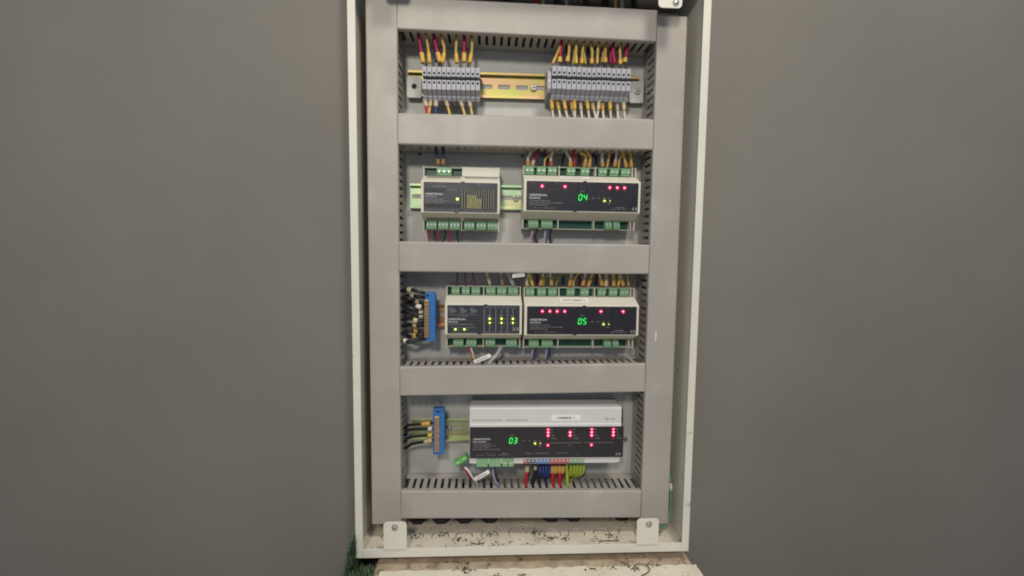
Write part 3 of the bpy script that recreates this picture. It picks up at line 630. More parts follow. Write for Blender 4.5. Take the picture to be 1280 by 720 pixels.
WIRES = [
('A_top', 'magenta', 2.1, [(-87.6, 20.0, 245.9), (-93.0, 20.0, 279.4), (-93.0, 21.0, 289.4)], [(0, 0.3, 'tag')]),
('A_top', 'yellow', 1.7, [(-79.1, 20.0, 246.2), (-80.7, 20.0, 263.6), (-83.0, 20.0, 279.3), (-83.0, 21.0, 289.3)], [(0, 0.3, 'tag')]),
('A_top', 'magenta', 2.1, [(-65.3, 20.0, 247.6), (-73.0, 20.0, 279.1), (-73.0, 21.0, 289.1)], [(0, 0.3, 'tag')]),
('A_top', 'blue', 1.7, [(-72.1, 34.0, 252.6), (-73.0, 34.0, 279.1), (-73.0, 35.0, 289.1)], []),
('A_top', 'yellow', 1.7, [(-62.2, 20.0, 246.7), (-59.5, 20.0, 264.3), (-63.0, 20.0, 279.0), (-63.0, 21.0, 289.0)], [(0, 0.3, 'tag')]),
('A_top', 'yellow', 1.7, [(-43.0, 20.0, 247.2), (-44.1, 20.0, 264.7), (-43.0, 20.0, 278.7), (-43.0, 21.0, 288.7)], [(0, 0.3, 'tag')]),
('A_top', 'magenta', 2.1, [(-33.5, 20.0, 248.6), (-33.0, 20.0, 278.5), (-33.0, 21.0, 288.5)], [(0, 0.3, 'tag')]),
('A_top', 'yellow', 1.7, [(-26.0, 20.0, 247.7), (-22.9, 20.0, 265.4), (-23.0, 20.0, 278.4), (-23.0, 21.0, 288.4)], [(0, 0.3, 'tag')]),
('A_bot', 'red', 2.1, [(-86.2, 24.0, 201.6), (-81.5, 24.0, 176.4), (-81.5, 25.0, 166.4)], [(0, 0.32, 'beige')]),
('A_bot', 'yellow', 1.6, [(-77.6, 24.0, 201.8), (-81.5, 24.0, 176.4), (-81.5, 25.0, 166.4)], [(0, 0.32, 'beige')]),
('A_bot', 'blue', 2.1, [(-71.2, 24.0, 202.0), (-71.5, 24.0, 176.4), (-71.5, 25.0, 166.4)], [(0, 0.32, 'beige')]),
('A_bot', 'yellow', 1.6, [(-58.3, 24.0, 202.3), (-51.5, 24.0, 176.4), (-51.5, 25.0, 166.4)], [(0, 0.32, 'beige')]),
('A_bot', 'yellow', 1.6, [(-38.9, 24.0, 202.8), (-31.5, 24.0, 176.4), (-31.5, 25.0, 166.4)], [(0, 0.32, 'beige')]),
('A_bot', 'yellow', 1.6, [(-27.0, 24.0, 203.1), (-21.5, 24.0, 176.4), (-21.5, 25.0, 166.4)], [(0, 0.32, 'beige')]),
('B_top', 'yellow', 1.7, [(85.6, 20.0, 250.0), (97.0, 20.0, 276.6), (97.0, 21.0, 286.6)], []),
('B_top', 'red', 2.1, [(95.2, 20.0, 252.2), (97.0, 20.0, 276.6), (97.0, 21.0, 286.6)], [(0, 0.2, 'tag')]),
('B_top', 'navy', 1.7, [(103.8, 36.0, 258.4), (107.0, 36.0, 276.5), (107.0, 37.0, 286.5)], []),
('B_top', 'yellow', 1.7, [(105.2, 18.0, 252.5), (107.4, 18.0, 266.1), (107.0, 18.0, 276.5), (107.0, 19.0, 286.5)], [(0, 0.2, 'tag')]),
('B_top', 'yellow', 1.7, [(114.6, 24.0, 252.6), (117.0, 24.0, 276.3), (117.0, 25.0, 286.3)], []),
('B_top', 'yellow', 1.7, [(117.8, 18.0, 250.5), (116.9, 18.0, 264.8), (117.0, 18.0, 276.3), (117.0, 19.0, 286.3)], []),
('B_top', 'yellow', 1.7, [(125.2, 20.0, 251.5), (126.0, 20.0, 265.9), (127.0, 20.0, 276.2), (127.0, 21.0, 286.2)], [(0, 0.2, 'tag')]),
('B_top', 'yellow', 1.7, [(132.1, 26.0, 253.9), (128.3, 26.0, 271.5), (127.0, 26.0, 276.2), (127.0, 27.0, 286.2)], []),
('B_top', 'navy', 1.7, [(137.6, 37.0, 259.8), (137.0, 37.0, 276.0), (137.0, 38.0, 286.0)], []),
('B_top', 'yellow', 1.7, [(138.9, 20.0, 251.9), (139.3, 20.0, 267.9), (137.0, 20.0, 276.0), (137.0, 21.0, 286.0)], [(0, 0.2, 'tag')]),
('B_top', 'yellow', 1.7, [(146.4, 20.0, 252.1), (147.0, 20.0, 275.9), (147.0, 21.0, 285.9)], []),
('B_top', 'yellow', 1.7, [(155.0, 26.0, 256.2), (157.0, 26.0, 275.7), (157.0, 27.0, 285.7)], [(0, 0.2, 'tag')]),
('B_top', 'amber', 1.7, [(157.6, 20.0, 254.0), (157.0, 20.0, 275.7), (157.0, 21.0, 285.7)], [(0, 0.2, 'tag')]),
('B_top', 'magenta', 2.1, [(165.8, 24.0, 254.5), (167.0, 24.0, 275.6), (167.0, 25.0, 285.6)], []),
('B_top', 'magenta', 2.1, [(170.7, 20.0, 252.8), (167.0, 20.0, 275.6), (167.0, 21.0, 285.6)], []),
('B_top', 'yellow', 1.7, [(178.3, 20.0, 252.2), (177.0, 20.0, 275.4), (177.0, 21.0, 285.4)], [(0, 0.2, 'tag')]),
('B_top', 'magenta', 2.1, [(184.1, 20.0, 254.8), (187.0, 20.0, 275.3), (187.0, 21.0, 285.3)], [(0, 0.2, 'tag')]),
('B_bot', 'cream', 1.5, [(85.2, 24.0, 206.5), (86.4, 24.0, 194.6), (88.5, 24.0, 176.4), (88.5, 25.0, 166.4)], [(0, 0.4, 'tag')]),
('B_bot', 'cream', 1.5, [(93.3, 28.0, 207.9), (95.8, 28.0, 196.0), (98.5, 24.0, 176.4), (98.5, 25.0, 166.4)], [(0, 0.4, 'tag')]),
('B_bot', 'cream', 1.5, [(102.2, 24.0, 206.9), (104.3, 24.0, 195.1), (108.5, 24.0, 176.4), (108.5, 25.0, 166.4)], [(0, 0.4, 'tag')]),
('B_bot', 'cream', 1.5, [(113.3, 28.0, 208.4), (114.9, 28.0, 196.5), (118.5, 24.0, 176.4), (118.5, 25.0, 166.4)], [(0, 0.4, 'tag')]),
('B_bot', 'cream', 1.5, [(116.5, 24.0, 207.3), (117.6, 24.0, 195.4), (118.5, 24.0, 176.4), (118.5, 25.0, 166.4)], [(0, 0.4, 'tag')]),
('B_bot', 'cream', 1.5, [(125.8, 28.0, 208.8), (126.9, 28.0, 196.8), (128.5, 24.0, 176.4), (128.5, 25.0, 166.4)], [(0, 0.4, 'beige')]),
('B_bot', 'cream', 1.5, [(133.6, 24.0, 207.8), (135.7, 24.0, 195.9), (138.5, 24.0, 176.4), (138.5, 25.0, 166.4)], [(0, 0.4, 'tag')]),
('B_bot', 'cream', 1.5, [(142.6, 28.0, 209.2), (144.0, 28.0, 197.2), (148.5, 24.0, 176.4), (148.5, 25.0, 166.4)], [(0, 0.4, 'beige')]),
('B_bot', 'cream', 1.5, [(151.1, 24.0, 208.2), (150.7, 24.0, 196.2), (148.5, 24.0, 176.4), (148.5, 25.0, 166.4)], [(0, 0.4, 'beige')]),
('B_bot', 'cream', 1.5, [(157.8, 28.0, 209.6), (157.3, 28.0, 197.6), (158.5, 24.0, 176.4), (158.5, 25.0, 166.4)], [(0, 0.4, 'tag')]),
('B_bot', 'cream', 1.5, [(166.0, 24.0, 208.6), (166.7, 24.0, 196.6), (168.5, 24.0, 176.4), (168.5, 25.0, 166.4)], [(0, 0.4, 'tag')]),
('B_bot', 'cream', 1.5, [(177.6, 28.0, 210.1), (177.9, 28.0, 198.1), (178.5, 24.0, 176.4), (178.5, 25.0, 166.4)], [(0, 0.4, 'beige')]),
('B_bot', 'cream', 1.5, [(185.2, 24.0, 209.1), (185.9, 24.0, 197.1), (188.5, 24.0, 176.4), (188.5, 25.0, 166.4)], [(0, 0.4, 'beige')]),
('P_top', 'navy', 1.7, [(-67.7, 26.0, 114.3), (-71.5, 26.0, 134.4), (-71.5, 27.0, 144.4)], [(0, 0.25, 'brown')]),
('P_top', 'navy', 1.7, [(-61.7, 26.0, 114.4), (-61.5, 26.0, 134.4), (-61.5, 27.0, 144.4)], [(0, 0.25, 'brown')]),
('P_bot', 'magenta', 1.0, [(-83.6, 28.0, 27.2), (-82.5, 28.0, 18.3), (-81.5, 28.0, 9.0), (-81.5, 29.0, -1.0)], []),
('P_bot', 'black', 1.0, [(-74.1, 28.0, 27.3), (-73.2, 28.0, 18.5), (-71.5, 28.0, 9.0), (-71.5, 29.0, -1.0)], []),
('P_bot', 'magenta', 1.0, [(-68.6, 28.0, 27.3), (-69.1, 28.0, 18.5), (-71.5, 28.0, 9.0), (-71.5, 29.0, -1.0)], []),
('P_bot', 'black', 1.0, [(-58.7, 28.0, 27.5), (-59.2, 28.0, 18.6), (-61.5, 28.0, 9.0), (-61.5, 29.0, -1.0)], []),
('P_bot', 'magenta', 1.0, [(-54.2, 28.0, 27.5), (-53.5, 28.0, 18.7), (-51.5, 28.0, 9.0), (-51.5, 29.0, -1.0)], []),
('P_bot', 'black', 1.0, [(-42.4, 28.0, 27.7), (-42.4, 28.0, 18.8), (-41.5, 28.0, 9.0), (-41.5, 29.0, -1.0)], []),
('S1_top', 'cream', 1.6, [(54.9, 28.0, 114.5), (55.1, 28.0, 127.2), (58.5, 28.0, 134.4), (58.5, 29.0, 144.4)], [(0, 0.25, 'amber')]),
('S1_top', 'magenta', 1.5, [(60.8, 28.0, 115.5), (65.7, 28.0, 132.8), (68.5, 28.0, 134.4), (68.5, 29.0, 144.4)], [(0, 0.25, 'beige')]),
('S1_top', 'navy', 1.5, [(68.8, 28.0, 115.7), (75.1, 28.0, 129.4), (68.5, 28.0, 134.4), (68.5, 29.0, 144.4)], []),
('S1_top', 'yellow', 1.1, [(77.5, 28.0, 114.0), (79.2, 28.0, 125.9), (88.5, 28.0, 134.4), (88.5, 29.0, 144.4)], []),
('S1_top', 'cream', 1.6, [(87.4, 28.0, 115.1), (86.6, 28.0, 127.8), (88.5, 28.0, 134.4), (88.5, 29.0, 144.4)], [(0, 0.25, 'red')]),
('S1_top', 'cream', 1.6, [(114.5, 28.0, 114.7), (113.3, 28.0, 126.5), (108.5, 28.0, 134.4), (108.5, 29.0, 144.4)], [(0, 0.25, 'tag')]),
('S1_top', 'red', 1.4, [(119.5, 28.0, 114.8), (119.8, 28.0, 128.5), (118.5, 28.0, 134.4), (118.5, 29.0, 144.4)], []),
('S1_top', 'yellow', 1.6, [(133.8, 28.0, 114.5), (135.2, 28.0, 130.6), (128.5, 28.0, 134.4), (128.5, 29.0, 144.4)], [(0, 0.25, 'amber')]),
('S1_top', 'yellow', 1.6, [(140.3, 28.0, 114.7), (141.8, 28.0, 128.9), (138.5, 28.0, 134.4), (138.5, 29.0, 144.4)], [(0, 0.25, 'amber')]),
('S1_top', 'cream', 1.5, [(159.8, 28.0, 116.1), (158.2, 28.0, 127.5), (158.5, 28.0, 134.4), (158.5, 29.0, 144.4)], [(0, 0.25, 'amber')]),
('S1_top', 'yellow', 1.1, [(165.5, 28.0, 114.4), (168.5, 28.0, 134.4), (168.5, 29.0, 144.4)], []),
('S1_top', 'cream', 1.5, [(176.4, 28.0, 116.5), (178.5, 28.0, 134.4), (178.5, 29.0, 144.4)], [(0, 0.25, 'amber')]),
('S1_top', 'yellow', 1.1, [(182.1, 28.0, 114.7), (183.2, 28.0, 128.0), (188.5, 28.0, 134.4), (188.5, 29.0, 144.4)], []),
('S1_top', 'yellow', 1.5, [(193.4, 28.0, 115.7), (188.5, 28.0, 134.4), (188.5, 29.0, 144.4)], [(0, 0.25, 'amber')]),
('S1_top', 'yellow', 1.5, [(200.3, 28.0, 115.8), (199.1, 28.0, 128.3), (198.5, 28.0, 134.4), (198.5, 29.0, 144.4)], [(0, 0.25, 'amber')]),
('S1_top', 'plum', 1.4, [(83.2, 40.0, 118.9), (83.5, 42.0, 130.4), (78.5, 40.0, 134.4), (78.5, 41.0, 144.4)], []),  # from here to the row's end: dark wires added for shadow between the others
('S1_top', 'navy', 1.4, [(104.1, 40.0, 119.3), (106.0, 42.0, 130.8), (108.5, 40.0, 134.4), (108.5, 41.0, 144.4)], []),
('S1_top', 'plum', 1.4, [(128.8, 40.0, 119.8), (129.6, 42.0, 131.3), (128.5, 40.0, 134.4), (128.5, 41.0, 144.4)], []),
('S1_top', 'navy', 1.4, [(152.7, 40.0, 120.3), (153.0, 42.0, 131.8), (148.5, 40.0, 134.4), (148.5, 41.0, 144.4)], []),
('S1_top', 'plum', 1.4, [(174.7, 40.0, 120.7), (176.7, 42.0, 132.3), (178.5, 40.0, 134.4), (178.5, 41.0, 144.4)], []),
('S1_bot', 'pink', 1.3, [(63.8, 30.0, 29.0), (58.5, 30.0, 8.8), (58.5, 31.0, -1.2)], []),
('S1_bot', 'black', 1.3, [(69.2, 30.0, 29.1), (66.5, 30.0, 17.5), (68.5, 30.0, 8.8), (68.5, 31.0, -1.2)], []),
('S1_bot', 'lilac', 1.3, [(81.7, 30.0, 29.2), (78.5, 30.0, 8.8), (78.5, 31.0, -1.2)], []),
('S1_bot', 'black', 1.3, [(89.1, 30.0, 29.3), (87.3, 30.0, 17.7), (88.5, 30.0, 8.7), (88.5, 31.0, -1.3)], []),
('H_top', 'plum', 1.0, [(-44.2, 28.0, -53.4), (-42.9, 28.0, -43.6), (-41.5, 28.0, -31.6), (-41.5, 29.0, -21.6)], []),
('H_top', 'plum', 1.0, [(-30.2, 28.0, -53.3), (-31.1, 28.0, -42.6), (-31.5, 28.0, -31.7), (-31.5, 29.0, -21.7)], []),
('H_top', 'plum', 1.0, [(-16.5, 28.0, -53.2), (-19.0, 28.0, -43.4), (-21.5, 28.0, -31.7), (-21.5, 29.0, -21.7)], []),
('H_top', 'cream', 1.2, [(4.4, 28.0, -52.3), (-1.5, 28.0, -31.7), (-1.5, 29.0, -21.7)], [(0.1, 0.45, 'beige'), (0.5, 0.8, 'beige')]),
('H_top', 'cream', 1.2, [(21.3, 28.0, -52.2), (18.5, 28.0, -31.7), (18.5, 29.0, -21.7)], [(0.05, 0.5, 'brown')]),
('H_top', 'grey', 2.4, [(37.3, 28.0, -52.0), (28.5, 28.0, -31.8), (28.5, 29.0, -21.8)], []),
('H_bot', 'red', 1.2, [(-27.1, 28.0, -137.3), (-22.8, 24.0, -147.0), (-16.0, 20.0, -158.4), (-16.0, 21.0, -168.4)], [(0.35, 0.6, 'brown')]),
('H_bot', 'white', 1.2, [(-23.7, 28.0, -137.3), (-20.3, 24.0, -147.0), (-16.0, 20.0, -158.4), (-16.0, 21.0, -168.4)], []),
('H_bot', 'grey', 2.6, [(19.8, 26.0, -137.8), (13.6, 22.0, -148.5), (4.0, 18.0, -158.2), (4.0, 19.0, -168.2)], []),
('S2_top', 'cream', 1.5, [(56.8, 28.0, -51.9), (54.8, 28.0, -44.7), (58.5, 28.0, -31.8), (58.5, 29.0, -21.8)], [(0, 0.4, 'beige')]),
('S2_top', 'yellow', 1.9, [(64.3, 28.0, -52.2), (58.5, 28.0, -31.8), (58.5, 29.0, -21.8)], []),
('S2_top', 'cream', 1.5, [(74.7, 28.0, -51.2), (78.5, 28.0, -31.8), (78.5, 29.0, -21.8)], [(0, 0.4, 'amber')]),
('S2_top', 'olive', 1.1, [(79.5, 28.0, -51.8), (80.6, 28.0, -39.8), (88.5, 28.0, -31.9), (88.5, 29.0, -21.9)], []),
('S2_top', 'cream', 1.5, [(90.9, 28.0, -51.1), (88.5, 28.0, -31.9), (88.5, 29.0, -21.9)], [(0, 0.4, 'amber')]),
('S2_top', 'olive', 1.1, [(97.0, 28.0, -51.1), (100.2, 28.0, -39.7), (108.5, 28.0, -31.9), (108.5, 29.0, -21.9)], []),
('S2_top', 'cream', 1.5, [(116.4, 28.0, -51.5), (118.5, 28.0, -31.9), (118.5, 29.0, -21.9)], [(0, 0.4, 'amber')]),
('S2_top', 'yellow', 1.1, [(121.7, 28.0, -52.2), (122.7, 28.0, -42.3), (128.5, 28.0, -31.9), (128.5, 29.0, -21.9)], []),
('S2_top', 'cream', 1.5, [(135.1, 28.0, -50.8), (138.5, 28.0, -32.0), (138.5, 29.0, -22.0)], [(0, 0.4, 'amber')]),
('S2_top', 'yellow', 1.3, [(142.8, 28.0, -52.1), (148.5, 28.0, -32.0), (148.5, 29.0, -22.0)], [(0, 0.4, 'amber')]),
('S2_top', 'cream', 1.5, [(163.3, 28.0, -50.6), (158.5, 28.0, -32.0), (158.5, 29.0, -22.0)], [(0, 0.4, 'amber')]),
('S2_top', 'beige', 1.7, [(169.2, 28.0, -51.1), (168.7, 28.0, -46.7), (168.5, 28.0, -32.0), (168.5, 29.0, -22.0)], [(0, 0.4, 'beige')]),
('S2_top', 'yellow', 1.5, [(180.2, 28.0, -51.4), (178.5, 28.0, -32.0), (178.5, 29.0, -22.0)], [(0, 0.4, 'amber')]),
('S2_top', 'yellow', 1.5, [(186.0, 28.0, -51.0), (188.5, 28.0, -32.0), (188.5, 29.0, -22.0)], []),
('S2_top', 'cream', 1.5, [(193.9, 28.0, -50.6), (188.5, 28.0, -32.0), (188.5, 29.0, -22.0)], [(0, 0.4, 'amber')]),
('S2_top', 'amber', 1.1, [(201.4, 28.0, -51.3), (200.6, 28.0, -42.9), (198.5, 28.0, -32.1), (198.5, 29.0, -22.1)], []),
('S2_top', 'plum', 1.4, [(69.7, 40.0, -51.2), (71.9, 42.0, -43.6), (68.5, 40.0, -31.8), (68.5, 41.0, -21.8)], []),  # plum and navy wires added behind, standing in for shade in the gaps
('S2_top', 'navy', 1.4, [(108.3, 40.0, -50.9), (109.2, 42.0, -43.3), (108.5, 40.0, -31.9), (108.5, 41.0, -21.9)], []),
('S2_top', 'plum', 1.4, [(131.6, 40.0, -50.8), (133.8, 42.0, -43.2), (128.5, 40.0, -31.9), (128.5, 41.0, -21.9)], []),
('S2_top', 'navy', 1.4, [(157.0, 40.0, -50.6), (157.4, 42.0, -43.0), (158.5, 40.0, -32.0), (158.5, 41.0, -22.0)], []),
('S2_bot', 'pink', 1.3, [(66.0, 32.0, -138.1), (64.0, 32.0, -157.4), (64.0, 33.0, -167.4)], []),
('S2_bot', 'blue', 1.3, [(70.2, 32.0, -138.1), (68.5, 32.0, -150.7), (64.0, 32.0, -157.4), (64.0, 33.0, -167.4)], []),
('S2_bot', 'lilac', 1.3, [(86.2, 32.0, -138.1), (84.0, 32.0, -157.2), (84.0, 33.0, -167.2)], []),
('S2_bot', 'navy', 1.3, [(90.6, 32.0, -138.1), (89.3, 32.0, -150.7), (84.0, 32.0, -157.2), (84.0, 33.0, -167.2)], []),
('N1', 'black', 2.3, [(-85.6, 18.0, -61.8), (-94.6, 15.0, -59.4), (-107.5, 20.0, -56.7), (-116.5, 24.0, -58.8), (-126.0, 24.0, -58.8)], [(0.48000000000000004, 0.6100000000000001, 'beige')]),
('N1', 'black', 2.3, [(-86.3, 23.0, -68.2), (-95.5, 21.0, -66.6), (-108.9, 28.0, -65.8), (-116.5, 30.0, -68.8), (-126.0, 30.0, -68.8)], [(0.38, 0.51, 'beige')]),
('N1', 'black', 2.3, [(-87.0, 28.0, -74.6), (-96.3, 27.0, -75.3), (-107.6, 20.0, -69.5), (-116.5, 24.0, -68.8), (-126.0, 24.0, -68.8)], [(0.22999999999999998, 0.36, 'beige')]),
('N1', 'black', 2.3, [(-85.7, 18.0, -80.1), (-94.7, 15.0, -79.8), (-108.9, 28.0, -75.5), (-116.5, 30.0, -78.8), (-126.0, 30.0, -78.8)], [(0.13, 0.26, 'white')]),
('N1', 'black', 2.3, [(-86.4, 23.0, -87.4), (-95.5, 21.0, -87.2), (-107.7, 20.0, -81.9), (-116.5, 24.0, -78.8), (-126.0, 24.0, -78.8)], [(0.07999999999999999, 0.21, 'white')]),
('N1', 'black', 2.3, [(-87.0, 28.0, -94.0), (-96.4, 27.0, -94.6), (-109.0, 28.0, -89.6), (-116.5, 30.0, -88.8), (-126.0, 30.0, -88.8)], [(0.07999999999999999, 0.21, 'white')]),
('N1', 'black', 2.3, [(-85.8, 18.0, -100.0), (-94.8, 15.0, -100.3), (-107.8, 20.0, -96.7), (-116.5, 24.0, -98.8), (-126.0, 24.0, -98.8)], [(0.25, 0.38, 'tag2')]),
('N1', 'black', 2.3, [(-86.4, 23.0, -107.4), (-95.6, 21.0, -107.1), (-109.1, 28.0, -106.8), (-116.5, 30.0, -108.8), (-126.0, 30.0, -108.8)], [(0.27999999999999997, 0.41, 'beige')]),
('N1', 'black', 2.3, [(-87.1, 28.0, -115.0), (-96.5, 27.0, -115.6), (-107.9, 20.0, -114.4), (-116.5, 24.0, -118.8), (-126.0, 24.0, -118.8)], [(0.27999999999999997, 0.41, 'amber')]),
('N1', 'black', 2.3, [(-85.8, 18.0, -119.2), (-94.8, 15.0, -119.4), (-109.2, 28.0, -124.0), (-116.5, 30.0, -118.8), (-126.0, 30.0, -118.8)], [(0.27999999999999997, 0.41, 'amber')]),
('N1', 'black', 2.3, [(-86.5, 23.0, -126.8), (-95.7, 21.0, -127.2), (-108.0, 20.0, -130.4), (-116.5, 24.0, -128.8), (-126.0, 24.0, -128.8)], [(0.6499999999999999, 0.78, 'white')]),
('N2', 'black', 1.8, [(-76.6, 18.0, -245.6), (-91.4, 24.0, -249.0), (-111.2, 30.0, -252.7), (-116.5, 36.0, -258.8), (-126.0, 36.0, -258.8)], [(0.06, 0.3, 'tag')]),
('N2', 'black', 1.8, [(-76.6, 18.0, -253.6), (-102.4, 24.0, -256.3), (-114.4, 30.0, -260.8), (-116.5, 36.0, -268.8), (-126.0, 36.0, -268.8)], [(0, 0.09, 'white')]),
('N2', 'black', 1.8, [(-76.6, 18.0, -262.8), (-104.0, 24.0, -267.4), (-116.1, 30.0, -273.3), (-116.5, 36.0, -278.8), (-126.0, 36.0, -278.8)], [(0, 0.1, 'tag')]),
('N2', 'black', 1.8, [(-75.9, 18.0, -269.8), (-88.4, 24.0, -275.0), (-106.6, 30.0, -280.6), (-116.5, 36.0, -288.8), (-126.0, 36.0, -288.8)], [(0.02, 0.25, 'beige')]),
('D_bot', 'red', 1.9, [(59.1, 26.0, -305.4), (59.1, 24.0, -319.4), (57.0, 22.0, -336.7), (57.0, 23.0, -346.7)], [(0.15, 0.38, 'beige')]),
('D_bot', 'black', 2.0, [(68.6, 26.0, -305.5), (70.3, 24.0, -319.5), (67.0, 22.0, -336.8), (67.0, 23.0, -346.8)], []),
('D_bot', 'black', 1.6, [(72.2, 26.0, -305.6), (71.2, 24.0, -316.1), (77.0, 22.0, -337.0), (77.0, 23.0, -347.0)], [(0.15, 0.3, 'beige')]),
('D_bot', 'blue', 1.9, [(76.7, 22.0, -303.8), (76.7, 12.0, -312.2), (76.2, 20.0, -323.6), (77.0, 34.0, -337.0), (77.0, 35.0, -347.0)], []),
('D_bot', 'blue', 1.9, [(81.0, 22.0, -303.9), (81.2, 14.0, -313.2), (80.4, 20.0, -323.6), (77.0, 34.0, -337.0), (77.0, 35.0, -347.0)], []),
('D_bot', 'blue', 1.9, [(85.4, 22.0, -303.9), (85.8, 16.0, -314.2), (84.8, 20.0, -323.7), (87.0, 34.0, -337.1), (87.0, 35.0, -347.1)], []),
('D_bot', 'blue', 1.9, [(89.8, 22.0, -304.0), (90.5, 18.0, -315.2), (89.2, 20.0, -323.7), (87.0, 34.0, -337.1), (87.0, 35.0, -347.1)], []),
('D_bot', 'red', 1.9, [(95.5, 24.0, -305.0), (95.2, 20.0, -317.9), (97.0, 22.0, -337.2), (97.0, 23.0, -347.2)], [(0.15, 0.38, 'amber')]),
('D_bot', 'red', 1.9, [(100.2, 24.0, -305.0), (99.9, 20.0, -318.0), (97.0, 28.0, -337.2), (97.0, 29.0, -347.2)], [(0.15, 0.38, 'amber')]),
('D_bot', 'red', 1.9, [(105.8, 24.0, -305.1), (105.5, 20.0, -318.1), (107.0, 22.0, -337.4), (107.0, 23.0, -347.4)], [(0.15, 0.38, 'amber')]),
('D_bot', 'red', 1.9, [(111.1, 24.0, -305.1), (110.7, 20.0, -318.1), (107.0, 28.0, -337.4), (107.0, 29.0, -347.4)], [(0.15, 0.38, 'amber')]),
('D_bot', 'green', 1.5, [(116.0, 20.0, -303.4), (116.3, 17.0, -320.1), (117.0, 16.0, -337.5), (117.0, 17.0, -347.5)], []),
('D_bot', 'green', 1.6, [(119.7, 24.0, -305.2), (122.4, 18.0, -311.4), (120.0, 22.0, -323.9), (117.0, 36.0, -337.5), (117.0, 37.0, -347.5)], []),
('D_bot', 'green', 1.6, [(124.3, 24.0, -305.3), (127.0, 18.0, -311.5), (124.7, 22.0, -324.0), (117.0, 36.0, -337.5), (117.0, 37.0, -347.5)], []),
('D_bot', 'green', 1.6, [(128.9, 24.0, -305.3), (131.5, 18.0, -311.6), (129.3, 22.0, -324.1), (127.0, 36.0, -337.7), (127.0, 37.0, -347.7)], []),
('D_bot', 'green', 1.6, [(133.5, 24.0, -305.4), (136.1, 18.0, -311.6), (133.9, 22.0, -324.1), (127.0, 36.0, -337.7), (127.0, 37.0, -347.7)], []),
('D_bot', 'green', 1.6, [(138.2, 24.0, -305.5), (140.7, 18.0, -311.7), (138.5, 22.0, -324.2), (127.0, 36.0, -337.7), (127.0, 37.0, -347.7)], []),
('D_loose', 'white', 1.2, [(-30.3, 10.0, -306.6), (-24.3, 8.0, -312.3), (-18.1, 12.0, -325.0), (-13.0, 20.0, -335.7), (-13.0, 21.0, -345.7)], []),
('D_loose', 'red', 1.1, [(-31.6, 12.0, -308.9), (-27.7, 14.0, -316.0), (-22.3, 20.0, -327.8), (-13.0, 26.0, -335.7), (-13.0, 27.0, -345.7)], []),
('D_loose', 'lilac', 1.2, [(9.9, 26.0, -311.2), (10.2, 18.0, -320.9), (14.0, 18.0, -333.5), (17.0, 20.0, -336.1), (17.0, 21.0, -346.1)], []),
('D_loose', 'navy', 1.2, [(11.9, 28.0, -312.2), (12.5, 22.0, -322.8), (17.0, 22.0, -336.1), (17.0, 23.0, -346.1)], []),
]

# ------------------------------------------------------------------ wires (points in mm: x, depth, z)
ROW = {'A_top': ('above the left terminal bank', 'wires above the left terminal bank'), 'A_bot': ('below the left terminal bank', 'wires below the left terminal bank'),
       'B_top': ('above the right terminal bank', 'wires above the right terminal bank'), 'B_bot': ('below the right terminal bank', 'wires below the right terminal bank'),
       'P_top': ('above the power supply', 'wires above the power supply'), 'P_bot': ('below the power supply', 'wires below the power supply'),
       'S1_top': ('in the row above the upper switch module', 'wires above the 04 module'), 'S1_bot': ('below the upper switch module', 'wires below the 04 module'),
       'H_top': ('above the hub module', 'wires above the hub'), 'H_bot': ('below the hub module', 'wires below the hub'),
       'S2_top': ('in the row above the lower switch module', 'wires above the 05 module'), 'S2_bot': ('below the lower switch module', 'wires below the 05 module'),
       'N1': ('in the bundle left of the hub', 'black wires of the upper blue bar'), 'N2': ('left of the dimmer', 'black wires of the lower blue bar'),
       'D_bot': ('below the dimmer screw strip', 'wires below the dimmer'), 'D_loose': ('below the left end of the dimmer', 'thin control wires below the dimmer')}
CN = {'cream': 'cream white', 'navy': 'dark blue', 'plum': 'thin dark plum', 'lilac': 'pale lilac', 'pink': 'pale pink', 'green': 'yellow green', 'olive': 'olive yellow', 'amber': 'amber yellow'}
byrow = {}
for wr in WIRES: byrow.setdefault(wr[0], []).append(wr)
for row, lst in byrow.items():
    side = row in ('N1', 'N2')
    lst.sort(key=lambda a: -a[3][0][2] if side else a[3][0][0])
    for i, (_, c, r, pts, sl) in enumerate(lst):
        path = spline([Vector(p) for p in pts]); o0 = path[0].copy()
        rel = [p-o0 for p in path]
        r *= 1.3 if row in ('S1_top', 'S2_top', 'D_bot') else 1.14
        o = MB().tube(rel, r).build('wire', 'wire_'+c, smooth=True)
        o.location = (o0.x*MM, o0.y*MM, (o0.z+Z0)*MM)
        tag(o, '%s wire, %s %s, %s' % (CN.get(c, c), ORD[i], 'from the top' if side else 'from the left', ROW[row][0]), 'wire', ROW[row][1])
        for t0, t1, sc in sl:
            seg = cut(rel, max(0, t0), t1)
            MB().tube(seg, [r+.75, r+.9, r+.8, r+.9, r+.85, r+.75], 10).build('marker_sleeve', 'sleeve_'+sc, o, smooth=True)

